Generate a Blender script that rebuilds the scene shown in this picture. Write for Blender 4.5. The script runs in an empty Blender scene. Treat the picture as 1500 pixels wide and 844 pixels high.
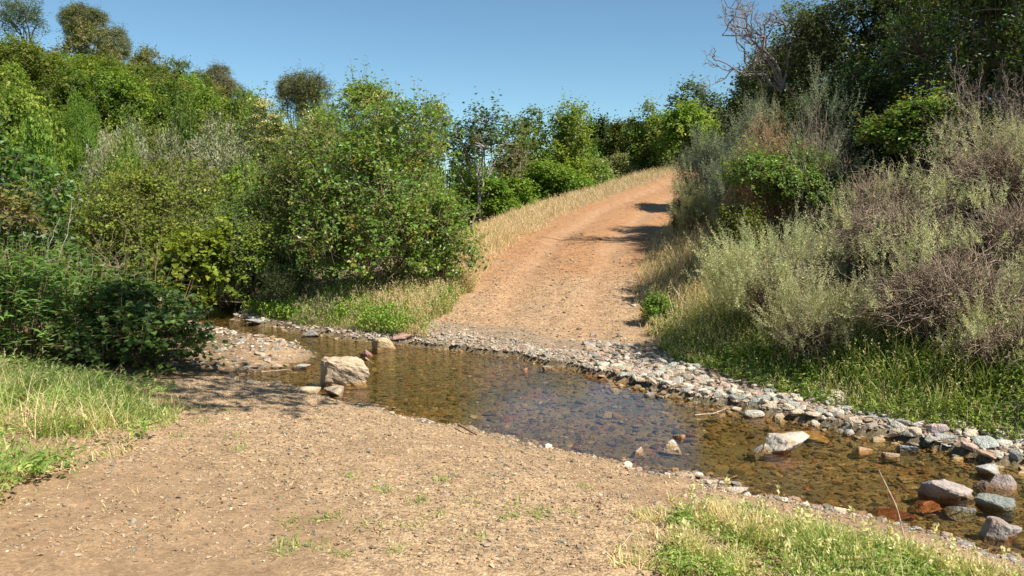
import bpy, bmesh, math
import numpy as np
from mathutils import Vector

R = np.random.default_rng(11)
SC = bpy.context.scene
COL = SC.collection
PI = math.pi

# ------------------------------------------------------------------ camera numbers
F = 1177.0            # focal length in pixels of the 1500 px wide photograph
CAMZ = 2.4
PITCH = math.radians(5.92)
CP, SP = math.cos(PITCH), math.sin(PITCH)
SUN_AZ = math.radians(126)    # clockwise from the viewing direction
SUN_EL = math.radians(50)
SUN = np.array([math.sin(SUN_AZ) * math.cos(SUN_EL), math.cos(SUN_AZ) * math.cos(SUN_EL), math.sin(SUN_EL)])


def ray(px, py):
    u = (px - 750) / F
    v = (422 - py) / F
    return u, CP + SP * v, -SP + CP * v


def at_depth(px, py, Y):
    u, w, z = ray(px, py)
    k = Y / w
    return np.array([u * k, Y, CAMZ + z * k])


def at_z(px, py, zz=0.0):
    u, w, z = ray(px, py)
    k = (zz - CAMZ) / z
    return np.array([u * k, w * k, zz])


def to_px(x, y, z):
    dz = z - CAMZ
    fw = y * CP - dz * SP
    up = y * SP + dz * CP
    return 750 + F * x / fw, 422 - F * up / fw


# ------------------------------------------------------------------ noise
def _hash(ix, iy, s):
    h = (ix.astype(np.int64) * 374761393 + iy.astype(np.int64) * 668265263 + s * 1442695041) & 0xFFFFFFFF
    h = ((h ^ (h >> 13)) * 1274126177) & 0xFFFFFFFF
    h = (h ^ (h >> 16)) & 0xFFFFFF
    return h / float(0xFFFFFF)


def vnoise(x, y, s=0):
    x = np.asarray(x, float); y = np.asarray(y, float)
    ix = np.floor(x); iy = np.floor(y)
    fx = x - ix; fy = y - iy
    fx = fx * fx * (3 - 2 * fx); fy = fy * fy * (3 - 2 * fy)
    a = _hash(ix, iy, s); b = _hash(ix + 1, iy, s); c = _hash(ix, iy + 1, s); d = _hash(ix + 1, iy + 1, s)
    return (a * (1 - fx) + b * fx) * (1 - fy) + (c * (1 - fx) + d * fx) * fy


def fbm(x, y, s=0, oct=4):
    t = 0; a = 0.5; tot = 0
    for k in range(oct):
        t = t + a * vnoise(x * 2 ** k + 13.7 * k, y * 2 ** k + 7.1 * k, s + k); tot += a; a *= .5
    return t / tot


def sstep(a, b, x):
    t = np.clip((x - a) / (b - a), 0, 1)
    return t * t * (3 - 2 * t)


# ------------------------------------------------------------------ plan of the place
NEAR = [(12, -2.5), (8.5, 0.8), (5.2, 3.4), (3.34, 5.3), (3.12, 5.65), (2.87, 5.85), (2.6, 6.1), (2.3, 6.35), (1.93, 6.55), (1.75, 6.85), (1.5, 7.02),
        (1.2, 7.1), (.93, 7.34), (.5, 7.66), (.07, 7.95), (-.35, 8.3), (-.85, 8.7), (-1.5, 9.2), (-2.15, 9.72), (-2.8, 10.3),
        (-3.7, 10.85), (-4.4, 11.1), (-3.75, 11.45), (-3.3, 11.9), (-3.15, 12.6), (-3.8, 13.7), (-4.8, 14.7), (-6, 15.8), (-7.4, 17.2), (-10, 20), (-14, 25)]
FAR = [(14, 0.2), (10, 3.2), (6.5, 5.9), (4.5, 7.3), (4.2, 7.75), (3.9, 8.0), (3.2, 8.75), (2.5, 9.45), (1.7, 10.4), (.98, 11.5), (.2, 12.35),
       (-.67, 13.1), (-1.5, 13.5), (-2.2, 13.8), (-3.0, 14.3), (-3.9, 14.95), (-5.2, 16.2), (-6.1, 17.3), (-6.9, 18.8), (-9, 22.5), (-13, 27)]
POLY = np.array(NEAR + FAR[::-1], float)
_fx = np.array([p[0] for p in FAR][::-1]); _fy = np.array([p[1] for p in FAR][::-1])
_nx = np.array([p[0] for p in NEAR if p != (-4.4, 11.1) and p != (-3.7, 10.85)][::-1]); _ny = np.array([p[1] for p in NEAR if p != (-4.4, 11.1) and p != (-3.7, 10.85)][::-1])
FOOT = np.array([(16, -.5), (10, 4.1), (6.5, 6.5), (4.85, 7.8), (4.5, 8.2), (4.0, 8.7), (3.6, 9.4), (3.1, 10.4), (2.55, 11.8), (2.35, 14.4), (2.9, 18),
                 (4.2, 23), (5.9, 29), (7.0, 32), (8.5, 35), (10.2, 38), (13.2, 43), (17.5, 46.5), (26, 49), (60, 52)], float)
RY = np.array([-5, 6, 14, 16, 18, 23, 29, 32, 35, 38, 43, 50, 80.])
RX = np.array([-2.5, -.6, .35, .78, 1.12, 2.19, 3.85, 5.0, 6.45, 8.0, 10.9, 16.5, 40.])
PY = np.array([-50, 13, 14.5, 16, 18, 23, 26.5, 32, 38, 43, 48, 60, 100, 400.])
PZ = np.array([.08, .08, .22, .47, .83, 1.5, 1.74, 2.42, 3.3, 4.15, 4.7, 5.0, 5.0, 5.0])


def seg_dist(x, y, P, closed):
    best = np.full(x.shape, 1e9)
    n = len(P)
    for i in range(n if closed else n - 1):
        ax, ay = P[i]; bx, by = P[(i + 1) % n]
        dx, dy = bx - ax, by - ay
        L = dx * dx + dy * dy + 1e-12
        t = np.clip(((x - ax) * dx + (y - ay) * dy) / L, 0, 1)
        d = (x - ax - t * dx) ** 2 + (y - ay - t * dy) ** 2
        best = np.minimum(best, d)
    return np.sqrt(best)


def in_poly(x, y, P):
    c = np.zeros(x.shape, bool)
    n = len(P)
    for i in range(n):
        ax, ay = P[i]; bx, by = P[(i + 1) % n]
        if ay == by: continue
        cond = ((ay > y) != (by > y)) & (x < (bx - ax) * (y - ay) / (by - ay) + ax)
        c ^= cond
    return c


def stream(x, y):
    d = seg_dist(x, y, POLY, True)
    w = (vnoise(x * 3.1, y * 3.1, 5) - .5) * .22 + (vnoise(x * 9, y * 9, 6) - .5) * .07
    return np.where(in_poly(x, y, POLY), -d, d) + w


def right_of_foot(x, y):
    d = seg_dist(x, y, FOOT, False)
    fx = np.interp(y, FOOT[:, 1], FOOT[:, 0])
    return np.where(x > fx, d, -d)


def road_mid(y):
    return np.interp(y, RY, RX)


def zones(x, y):
    d = stream(x, y)
    far = y > .5 * (np.interp(x, _fx, _fy) + np.interp(x, _nx, _ny))
    far &= ~((x > -6.5) & (x < -3.0) & (y < 13.5))
    rd = right_of_foot(x, y)
    rd = np.where(far, rd, -9.)
    u = x - road_mid(y)
    return d, far, rd, u


def H(x, y, micro=True):
    x = np.asarray(x, float); y = np.asarray(y, float)
    d, far, rd, u = zones(x, y)
    din = np.maximum(-d, 0)
    bed = -.004 - .135 * (1 - np.exp(-din / .7))
    dout = np.maximum(d, 0)
    # bank on this side of the creek
    near = .09 * (1 - np.exp(-dout / .3)) + .055 * dout + .06 * sstep(.2, 1.5, dout)
    near = np.minimum(near, 1.5 + .02 * dout)
    bar = ((x < -2.9) & (y > 11.2))
    near = np.where(bar, np.minimum(near, .06 * (1 - np.exp(-dout / .2)) + .06 * dout + .05 * np.maximum(-x - 6, 0)), near)
    # far side
    P = np.interp(y, PY, PZ)
    beach = .02 * (1 - np.exp(-dout / .3)) + .085 * dout
    slopez = .05 + .24 * dout
    v = np.maximum(-u - 2.0, 0)
    left = P - np.where(y < 20, .22, .42) * np.maximum(v - 1.6, 0)
    # road and left side
    base = np.where(u < -2.0, np.minimum(np.maximum(left, .1), slopez), np.minimum(np.maximum(P, beach), slopez + .02))
    rr = np.maximum(rd, 0)
    bank = .25 * np.minimum(rr, .5) + .46 * np.clip(rr - .5, 0, 5.5) + .2 * np.clip(rr - 6, 0, 9) + .03 * np.clip(rr - 15, 0, 200)
    farz = base + bank
    # rut of the road
    rut = -.05 * np.exp(-((np.abs(u) - .8) / .3) ** 2) * (y > 15) * (y < 50) * far
    z = np.where(far, farz + rut, near)
    # hill on the left and behind
    hill = 8.3 * sstep(12, 48, y + .28 * (-x - 14)) * sstep(3, 24, -x - .10 * (y - 30)) + 1.4 * sstep(24, 60, y) * sstep(-2, 12, -x)
    hill = hill + .25 * np.maximum(-x - 11, 0) * sstep(6, 14, y) * (1 - sstep(20, 40, y)) * .6
    hill = np.where(y > 75, hill * (1 - .5 * sstep(75, 160, y)), hill)
    z = z + hill * sstep(.5, 5, dout)
    z = np.where(d < 0, bed, z)
    if micro:
        amp = np.where(d < 0, .02, .05) * np.where(far & (rd > .3), 4, 1) * np.where(far & (np.abs(u) < 1.7) & (y > 14), .8, 1)
        z = z + (fbm(x * 1.3, y * 1.3, 21) - .5) * amp * sstep(0, .35, np.abs(d)) * 1.6
        z = z + (fbm(x * 9, y * 9, 31, 3) - .5) * .014
    return z


def h1(x, y):
    return float(H(np.array([x]), np.array([y]))[0])


# ------------------------------------------------------------------ mesh and object helpers
def make_mesh(name, verts, faces, cols=None, smooth=False, normals=None):
    """verts (n,3); faces: one int array (m,k) or a list of such arrays; cols (n,3)"""
    if not isinstance(faces, list): faces = [faces]
    faces = [np.asarray(f, np.int32) for f in faces if len(f)]
    me = bpy.data.meshes.new(name)
    me.vertices.add(len(verts))
    me.vertices.foreach_set('co', np.asarray(verts, np.float32).ravel())
    loops = np.concatenate([f.ravel() for f in faces])
    tot = np.concatenate([np.full(len(f), f.shape[1], np.int32) for f in faces])
    start = np.concatenate([[0], np.cumsum(tot)[:-1]]).astype(np.int32)
    me.loops.add(len(loops)); me.loops.foreach_set('vertex_index', loops)
    me.polygons.add(len(tot))
    me.polygons.foreach_set('loop_start', start)
    me.polygons.foreach_set('use_smooth', np.full(len(tot), smooth, bool))
    me.update(calc_edges=True)
    if cols is not None:
        a = me.color_attributes.new('Col', 'FLOAT_COLOR', 'POINT')
        c4 = np.ones((len(verts), 4), np.float32); c4[:, :3] = cols
        a.data.foreach_set('color', c4.ravel())
    if normals is not None:
        me.normals_split_custom_set_from_vertices(np.asarray(normals, np.float32))
    me.validate()
    return me


def link(name, me, mat=None, parent=None, loc=None):
    o = bpy.data.objects.new(name, me)
    COL.objects.link(o)
    if mat is not None and len(me.materials) == 0: me.materials.append(mat)
    if parent is not None: o.parent = parent
    if loc is not None: o.location = loc
    return o


def tag(o, label=None, cat=None, group=None, kind=None):
    if label: o['label'] = label
    if cat: o['category'] = cat
    if group: o['group'] = group
    if kind: o['kind'] = kind
    return o


def empty(name, loc, label=None, cat=None, group=None):
    o = bpy.data.objects.new(name, None)
    COL.objects.link(o); o.location = [float(c) for c in loc]
    return tag(o, label, cat, group)


def unit(v):
    return v / (np.linalg.norm(v, axis=-1, keepdims=True) + 1e-9)


def rdir(n, rng):
    return unit(rng.normal(size=(n, 3)))


def tubes(paths, radii, sides=4):
    """paths (N,S,3), radii (N,S) -> verts, quads"""
    paths = np.asarray(paths, float); radii = np.asarray(radii, float)
    N, S, _ = paths.shape
    t = np.gradient(paths, axis=1); t = unit(t)
    ref = np.where(np.abs(t[..., 2:3]) > .8, np.array([1., 0, 0]), np.array([0, 0, 1.]))
    a = unit(np.cross(t, ref)); b = np.cross(t, a)
    ang = np.arange(sides) * 2 * PI / sides
    ring = a[:, :, None, :] * np.cos(ang)[None, None, :, None] + b[:, :, None, :] * np.sin(ang)[None, None, :, None]
    v = paths[:, :, None, :] + ring * radii[:, :, None, None]
    idx = np.arange(N * S * sides).reshape(N, S, sides)
    nx = np.roll(idx, -1, axis=2)
    q = np.stack([idx[:, :-1], nx[:, :-1], nx[:, 1:], idx[:, 1:]], -1).reshape(-1, 4)
    return v.reshape(-1, 3), q


def leaves(pos, d, nrm, L, W, cols, fold=.25, wide=.45):
    """kite leaves: pos base, d direction, nrm normal; two triangles folded along the midrib as one quad each side"""
    n = len(pos)
    d = unit(d); s = unit(np.cross(d, nrm)); nn = np.cross(s, d)
    L = np.broadcast_to(L, (n,))[:, None]; W = np.broadcast_to(W, (n,))[:, None]
    p0 = pos
    mid = pos + d * L * wide
    p1 = mid + s * W * .5 + nn * W * fold
    p2 = pos + d * L - nn * L * .12
    p3 = mid - s * W * .5 + nn * W * fold
    v = np.stack([p0, p1, p2, p3], 1).reshape(-1, 3)
    i = np.arange(n) * 4
    f = np.concatenate([np.stack([i, i + 1, i + 2], -1), np.stack([i, i + 2, i + 3], -1)])
    return v, f, np.repeat(cols, 4, axis=0)


def pick(palette, n, rng, k=None):
    cs = np.array([p[0] for p in palette], float); w = np.array([p[1] for p in palette], float); w /= w.sum()
    return cs[rng.choice(len(cs), n, p=w)]


# ------------------------------------------------------------------ materials
def new_mat(name):
    m = bpy.data.materials.new(name); m.use_nodes = True
    nt = m.node_tree; nt.nodes.clear()
    return m, nt, nt.nodes, nt.links


def mat_leaf(name, trans=.35, rough=.5, spec=.35, tcol=(1.25, 1.2, .5)):
    m, nt, N, L = new_mat(name)
    at = N.new('ShaderNodeAttribute'); at.attribute_name = 'Col'
    oi = N.new('ShaderNodeObjectInfo')
    hs = N.new('ShaderNodeHueSaturation')
    mr = N.new('ShaderNodeMapRange'); mr.inputs['To Min'].default_value = .485; mr.inputs['To Max'].default_value = .512
    mv = N.new('ShaderNodeMapRange'); mv.inputs['To Min'].default_value = 1.25; mv.inputs['To Max'].default_value = 1.65
    L.new(oi.outputs['Random'], mr.inputs['Value']); L.new(mr.outputs[0], hs.inputs['Hue'])
    L.new(oi.outputs['Random'], mv.inputs['Value']); L.new(mv.outputs[0], hs.inputs['Value'])
    L.new(at.outputs['Color'], hs.inputs['Color'])
    p = N.new('ShaderNodeBsdfPrincipled'); p.inputs['Roughness'].default_value = rough
    p.inputs['Specular IOR Level'].default_value = spec
    L.new(hs.outputs[0], p.inputs['Base Color'])
    t = N.new('ShaderNodeBsdfTranslucent')
    mx = N.new('ShaderNodeMix'); mx.data_type = 'RGBA'; mx.blend_type = 'MULTIPLY'; mx.inputs[0].default_value = 1
    L.new(hs.outputs[0], mx.inputs[6]); mx.inputs[7].default_value = (*tcol, 1)
    L.new(mx.outputs[2], t.inputs['Color'])
    ms = N.new('ShaderNodeMixShader'); ms.inputs[0].default_value = trans
    L.new(p.outputs[0], ms.inputs[1]); L.new(t.outputs[0], ms.inputs[2])
    o = N.new('ShaderNodeOutputMaterial'); L.new(ms.outputs[0], o.inputs[0])
    return m


def mat_bark(name):
    m, nt, N, L = new_mat(name)
    at = N.new('ShaderNodeAttribute'); at.attribute_name = 'Col'
    tc = N.new('ShaderNodeTexCoord')
    no = N.new('ShaderNodeTexNoise'); no.inputs['Scale'].default_value = 30
    L.new(tc.outputs['Object'], no.inputs['Vector'])
    mr = N.new('ShaderNodeMapRange'); mr.inputs['From Min'].default_value = .3; mr.inputs['From Max'].default_value = .7
    mr.inputs['To Min'].default_value = .6; mr.inputs['To Max'].default_value = 1.35
    L.new(no.outputs[0], mr.inputs['Value'])
    vm = N.new('ShaderNodeVectorMath'); vm.operation = 'SCALE'
    L.new(at.outputs['Color'], vm.inputs[0]); L.new(mr.outputs[0], vm.inputs['Scale'])
    p = N.new('ShaderNodeBsdfPrincipled'); p.inputs['Roughness'].default_value = .85; p.inputs['Specular IOR Level'].default_value = .2
    L.new(vm.outputs[0], p.inputs['Base Color'])
    o = N.new('ShaderNodeOutputMaterial'); L.new(p.outputs[0], o.inputs[0])
    return m


def mat_rock(name, source, wet=True, scale=9.0, stain=None):
    """source: 'attr' reads Col, 'object' reads the object colour"""
    m, nt, N, L = new_mat(name)
    if source == 'attr':
        at = N.new('ShaderNodeAttribute'); at.attribute_name = 'Col'; base = at.outputs['Color']
    else:
        oi = N.new('ShaderNodeObjectInfo'); base = oi.outputs['Color']
    ge = N.new('ShaderNodeNewGeometry')
    no = N.new('ShaderNodeTexNoise'); no.inputs['Scale'].default_value = scale; no.inputs['Detail'].default_value = 6; no.inputs['Roughness'].default_value = .65
    L.new(ge.outputs['Position'], no.inputs['Vector'])
    mr = N.new('ShaderNodeMapRange'); mr.inputs['From Min'].default_value = .3; mr.inputs['From Max'].default_value = .7
    mr.inputs['To Min'].default_value = .6; mr.inputs['To Max'].default_value = 1.25
    L.new(no.outputs[0], mr.inputs['Value'])
    vm = N.new('ShaderNodeVectorMath'); vm.operation = 'SCALE'
    L.new(base, vm.inputs[0]); L.new(mr.outputs[0], vm.inputs['Scale'])
    out = vm.outputs[0]
    if stain:
        n2 = N.new('ShaderNodeTexNoise'); n2.inputs['Scale'].default_value = stain[1]; n2.inputs['Detail'].default_value = 4
        L.new(ge.outputs['Position'], n2.inputs['Vector'])
        r2 = N.new('ShaderNodeMapRange'); r2.inputs['From Min'].default_value = stain[2]; r2.inputs['From Max'].default_value = stain[2] + .12
        r2.inputs['To Max'].default_value = .8
        L.new(n2.outputs[0], r2.inputs['Value'])
        mx = N.new('ShaderNodeMix'); mx.data_type = 'RGBA'
        L.new(r2.outputs[0], mx.inputs[0]); L.new(out, mx.inputs[6]); mx.inputs[7].default_value = (*stain[0], 1)
        out = mx.outputs[2]
    p = N.new('ShaderNodeBsdfPrincipled'); p.inputs['Specular IOR Level'].default_value = .3
    if wet:   # the wet, algae stained band at the water line
        sx = N.new('ShaderNodeSeparateXYZ'); L.new(ge.outputs['Position'], sx.inputs[0])
        ad = N.new('ShaderNodeMath'); ad.operation = 'MULTIPLY_ADD'; ad.inputs[1].default_value = -.05
        L.new(no.outputs[0], ad.inputs[0]); L.new(sx.outputs['Z'], ad.inputs[2])
        wr = N.new('ShaderNodeMapRange'); wr.inputs['From Min'].default_value = -.012; wr.inputs['From Max'].default_value = .012
        wr.inputs['To Min'].default_value = 1; wr.inputs['To Max'].default_value = 0
        L.new(ad.outputs[0], wr.inputs['Value'])
        mw = N.new('ShaderNodeMix'); mw.data_type = 'RGBA'; mw.blend_type = 'MULTIPLY'
        L.new(wr.outputs[0], mw.inputs[0]); L.new(out, mw.inputs[6]); mw.inputs[7].default_value = (.74, .6, .42, 1)
        out = mw.outputs[2]
        rr = N.new('ShaderNodeMapRange'); rr.inputs['To Min'].default_value = .8; rr.inputs['To Max'].default_value = .3
        L.new(wr.outputs[0], rr.inputs['Value']); L.new(rr.outputs[0], p.inputs['Roughness'])
    else:
        p.inputs['Roughness'].default_value = .85
    L.new(out, p.inputs['Base Color'])
    bu = N.new('ShaderNodeBump'); bu.inputs['Strength'].default_value = .8; bu.inputs['Distance'].default_value = .035
    n3 = N.new('ShaderNodeTexNoise'); n3.inputs['Scale'].default_value = scale * 3; n3.inputs['Detail'].default_value = 5
    L.new(ge.outputs['Position'], n3.inputs['Vector']); L.new(n3.outputs[0], bu.inputs['Height']); L.new(bu.outputs[0], p.inputs['Normal'])
    o = N.new('ShaderNodeOutputMaterial'); L.new(p.outputs[0], o.inputs[0])
    return m


def mat_ground():
    m, nt, N, L = new_mat('earth')
    at = N.new('ShaderNodeAttribute'); at.attribute_name = 'Col'
    gr = N.new('ShaderNodeAttribute'); gr.attribute_name = 'stony'
    ge = N.new('ShaderNodeNewGeometry')
    no = N.new('ShaderNodeTexNoise'); no.inputs['Scale'].default_value = 5; no.inputs['Detail'].default_value = 8; no.inputs['Roughness'].default_value = .7
    L.new(ge.outputs['Position'], no.inputs['Vector'])
    mr = N.new('ShaderNodeMapRange'); mr.inputs['From Min'].default_value = .3; mr.inputs['From Max'].default_value = .7
    mr.inputs['To Min'].default_value = .72; mr.inputs['To Max'].default_value = 1.22
    L.new(no.outputs[0], mr.inputs['Value'])
    vm = N.new('ShaderNodeVectorMath'); vm.operation = 'SCALE'
    L.new(at.outputs['Color'], vm.inputs[0]); L.new(mr.outputs[0], vm.inputs['Scale'])
    # grit: small stones of varying colour
    vo = N.new('ShaderNodeTexVoronoi'); vo.inputs['Scale'].default_value = 48
    wob = N.new('ShaderNodeVectorMath'); wob.operation = 'MULTIPLY_ADD'
    n2 = N.new('ShaderNodeTexNoise'); n2.inputs['Scale'].default_value = 60
    L.new(ge.outputs['Position'], n2.inputs['Vector'])
    L.new(n2.outputs['Color'], wob.inputs[0]); wob.inputs[1].default_value = (.02, .02, .02); L.new(ge.outputs['Position'], wob.inputs[2])
    L.new(wob.outputs[0], vo.inputs['Vector'])
    sp = N.new('ShaderNodeSeparateColor'); L.new(vo.outputs['Color'], sp.inputs[0])
    cr = N.new('ShaderNodeValToRGB'); e = cr.color_ramp.elements
    e[0].position = 0; e[0].color = (.55, .5, .46, 1); e[1].position = 1; e[1].color = (1.5, 1.45, 1.38, 1)
    for pos, c in ((.3, (.85, .78, .7, 1)), (.55, (1.0, .98, .95, 1)), (.8, (1.15, 1.12, 1.06, 1))):
        x = e.new(pos); x.color = c
    L.new(sp.outputs[0], cr.inputs[0])
    mg = N.new('ShaderNodeMix'); mg.data_type = 'RGBA'; mg.blend_type = 'MULTIPLY'
    L.new(gr.outputs['Fac'], mg.inputs[0]); L.new(vm.outputs[0], mg.inputs[6]); L.new(cr.outputs[0], mg.inputs[7])
    p = N.new('ShaderNodeBsdfPrincipled'); p.inputs['Roughness'].default_value = .9; p.inputs['Specular IOR Level'].default_value = .15
    L.new(mg.outputs[2], p.inputs['Base Color'])
    b1 = N.new('ShaderNodeBump'); b1.inputs['Strength'].default_value = .7; b1.inputs['Distance'].default_value = .03
    L.new(no.outputs[0], b1.inputs['Height'])
    b2 = N.new('ShaderNodeBump'); b2.invert = True; b2.inputs['Distance'].default_value = .008
    L.new(gr.outputs['Fac'], b2.inputs['Strength'])
    L.new(vo.outputs['Distance'], b2.inputs['Height']); L.new(b1.outputs[0], b2.inputs['Normal'])
    L.new(b2.outputs[0], p.inputs['Normal'])
    o = N.new('ShaderNodeOutputMaterial'); L.new(p.outputs[0], o.inputs[0])
    return m


def mat_water():
    m, nt, N, L = new_mat('creek_water')
    ge = N.new('ShaderNodeNewGeometry')
    at = N.new('ShaderNodeAttribute'); at.attribute_name = 'ripple'
    mp = N.new('ShaderNodeMapping'); mp.inputs['Rotation'].default_value = (0, 0, .7); mp.inputs['Scale'].default_value = (1, 2.2, 1)
    L.new(ge.outputs['Position'], mp.inputs['Vector'])
    n1 = N.new('ShaderNodeTexNoise'); n1.inputs['Scale'].default_value = 7; n1.inputs['Detail'].default_value = 3; n1.inputs['Distortion'].default_value = .6
    L.new(mp.outputs[0], n1.inputs['Vector'])
    bu = N.new('ShaderNodeBump'); bu.inputs['Distance'].default_value = .035
    L.new(at.outputs['Fac'], bu.inputs['Strength']); L.new(n1.outputs[0], bu.inputs['Height'])
    fr = N.new('ShaderNodeFresnel'); fr.inputs['IOR'].default_value = 1.4; L.new(bu.outputs[0], fr.inputs['Normal'])
    tr = N.new('ShaderNodeBsdfTransparent'); tr.inputs['Color'].default_value = (.90, .82, .62, 1)
    gl = N.new('ShaderNodeBsdfGlossy'); gl.inputs['Roughness'].default_value = .03; gl.inputs['Color'].default_value = (1, 1, 1, 1)
    L.new(bu.outputs[0], gl.inputs['Normal'])
    ms = N.new('ShaderNodeMixShader'); L.new(fr.outputs[0], ms.inputs[0]); L.new(tr.outputs[0], ms.inputs[1]); L.new(gl.outputs[0], ms.inputs[2])
    o = N.new('ShaderNodeOutputMaterial'); L.new(ms.outputs[0], o.inputs[0])
    return m


M_LEAF = mat_leaf('leaf', .45, .55, .25)
M_GLOSSY = mat_leaf('glossy_leaf', .42, .42, .45)
M_SAGE = mat_leaf('felted_leaf', .3, .8, .1, (1.05, 1.05, .9))
M_GRASS = mat_leaf('grass_blade', .38, .55, .25, (1.15, 1.1, .6))
M_BARK = mat_bark('bark')
M_STONE = mat_rock('loose_stone', 'attr', True, 22)
M_ROCK = mat_rock('creek_rock', 'object', True, 16)
M_BOULDER = mat_rock('stained_boulder', 'object', True, 7, ((.50, .27, .08), 5.0, .6))
M_RUST = mat_rock('rust_stained_rock', 'object', True, 9, ((.26, .11, .055), 5.5, .58))
M_EARTH = mat_ground()
M_WATER = mat_water()

# ------------------------------------------------------------------ ground sheet
def axis(lo, hi, step, out_lo, out_hi, g=1.13):
    mid = np.arange(lo, hi + step * .5, step)
    a = []; x = mid[-1]; s = step
    while x < out_hi:
        s *= g; x += s; a.append(x)
    b = []; x = mid[0]; s = step
    while x > out_lo:
        s *= g; x -= s; b.append(x)
    return np.array(b[::-1] + list(mid) + a)


gx = axis(-8.5, 8, .05, -500, 500, 1.06)
gy = axis(4.2, 19, .05, -60, 700, 1.06)
GX, GY = np.meshgrid(gx, gy)
GZ = H(GX, GY)
d_, far_, rd_, u_ = zones(GX, GY)


def mix(a, b, t):
    return a * (1 - t[..., None]) + np.asarray(b) * t[..., None]


big = fbm(GX * .7, GY * .7, 77)
fine = fbm(GX * 3, GY * 3, 78)
colr = np.empty(GX.shape + (3,)); colr[:] = (.42, .292, .17)
# brown, finer earth in patches of the near bank
colr = mix(colr, (.31, .20, .11), sstep(.45, .7, big) * .8 * (~far_))
colr = mix(colr, (.32, .20, .105), sstep(2.2, 4.5, -GX + .35 * (7 - GY)) * .45 * (~far_))
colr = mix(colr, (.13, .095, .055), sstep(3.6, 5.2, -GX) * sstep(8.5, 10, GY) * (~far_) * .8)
# road: redder away from the creek
road = far_ & (np.abs(u_) < 2.2 + .5 * (fine - .5)) & (rd_ < .3) & (GY > 12)
rt = road * sstep(2.3, 1.75, np.abs(u_) + (fine - .5) * .7)
colr = np.where(far_[..., None], np.array((.21, .16, .085)), colr)
colr = mix(colr, (.40, .272, .162), rt)
redmix = rt * sstep(15, 22, GY + (big - .5) * 5)
colr = mix(colr, (.37, .196, .092), redmix)
colr = mix(colr, (.41, .255, .145), rt * np.exp(-((np.abs(u_) - .9) / .35) ** 2) * .6)
colr = mix(colr, (.11, .08, .05), (rd_ > 0) * sstep(.0, .9, rd_) * .9)
beach_ = far_ & (d_ < 1.3) & (d_ > 0)
colr = mix(colr, (.30, .235, .165), beach_ * .8)
colr = mix(colr, (.12, .115, .05), sstep(.3, 1.5, H(GX, GY, False) - .2) * (GX < -5) * .7)
wet = sstep(.26, .02, d_ + .12 * (fine - .5)) * (d_ > -.02)
colr = colr * (1 - .4 * wet[..., None])
bedc = mix(np.broadcast_to(np.array((.22, .165, .08)), colr.shape), (.14, .115, .06), sstep(.35, .65, fbm(GX * 2, GY * 2, 91)))
bedc = mix(bedc, (.24, .11, .05), sstep(.6, .75, fbm(GX * 2.6, GY * 2.6, 92)) * .8)
colr = np.where((d_ < 0)[..., None], bedc, colr)
stony = np.where(d_ < 0, .6, np.where(far_, .25 + .75 * np.maximum(beach_, rt * sstep(24, 17, GY)), .95 - .5 * sstep(.5, .7, big)))
stony = np.where((rd_ > .2) | (GX < -12), .1, stony)

dzy, dzx = np.gradient(GZ, gy, gx)
nrm = unit(np.stack([-dzx, -dzy, np.ones_like(GZ)], -1)).reshape(-1, 3)
allv = np.stack([GX, GY, GZ], -1).reshape(-1, 3)
ny, nx = GX.shape
ii = np.arange(ny * nx).reshape(ny, nx)
quads = np.stack([ii[:-1, :-1], ii[:-1, 1:], ii[1:, 1:], ii[1:, :-1]], -1).reshape(-1, 4)


def facemean(a):
    return (a[:-1, :-1] + a[:-1, 1:] + a[1:, 1:] + a[1:, :-1]).ravel() / 4


fd = facemean(d_); fr_ = facemean(rt.astype(float)); fy_ = facemean(GY)


def sub(name, mask):
    q = quads[mask]
    used, inv = np.unique(q, return_inverse=True)
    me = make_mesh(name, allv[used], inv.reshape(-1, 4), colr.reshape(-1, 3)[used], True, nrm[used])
    s = me.attributes.new('stony', 'FLOAT', 'POINT'); s.data.foreach_set('value', stony.ravel()[used].astype(np.float32))
    o = link(name, me, M_EARTH); o['kind'] = 'structure'
    return o


m_bed = fd < 0
m_road = (~m_bed) & (fr_ > .5)
tag(sub('creek_bed', m_bed), 'brown pebbly bed of the shallow creek')
tag(sub('dirt_road', m_road), 'reddish dirt road climbing from the ford')
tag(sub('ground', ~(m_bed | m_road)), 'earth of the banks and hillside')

# water surface
wm = (fd < .3)
q = quads[wm]; used, inv = np.unique(q, return_inverse=True)
wv = allv[used].copy(); wv[:, 2] = 0
me = make_mesh('water', wv, inv.reshape(-1, 4), None, True)
calm = np.exp(-(((wv[:, 0] - .9) / 1.9) ** 2 + ((wv[:, 1] - 8.8) / 2.6) ** 2) ** 2)
s = me.attributes.new('ripple', 'FLOAT', 'POINT'); s.data.foreach_set('value', (.42 - .39 * calm).astype(np.float32))
tag(link('water', me, M_WATER), 'clear shallow creek water', None, None, 'structure')

# ------------------------------------------------------------------ stones
def ico(level):
    bm = bmesh.new(); bmesh.ops.create_icosphere(bm, subdivisions=level, radius=1)
    v = np.array([x.co[:] for x in bm.verts]); f = np.array([[a.index for a in p.verts] for p in bm.faces]); bm.free()
    return v, f


ICO = {k: ico(k) for k in (1, 2, 3, 4)}


def rotz(a):
    c, s = np.cos(a), np.sin(a); o = np.zeros_like(a); i = np.ones_like(a)
    return np.stack([np.stack([c, -s, o], -1), np.stack([s, c, o], -1), np.stack([o, o, i], -1)], -2)


def rotx(a):
    c, s = np.cos(a), np.sin(a); o = np.zeros_like(a); i = np.ones_like(a)
    return np.stack([np.stack([i, o, o], -1), np.stack([o, c, -s], -1), np.stack([o, s, c], -1)], -2)


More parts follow.
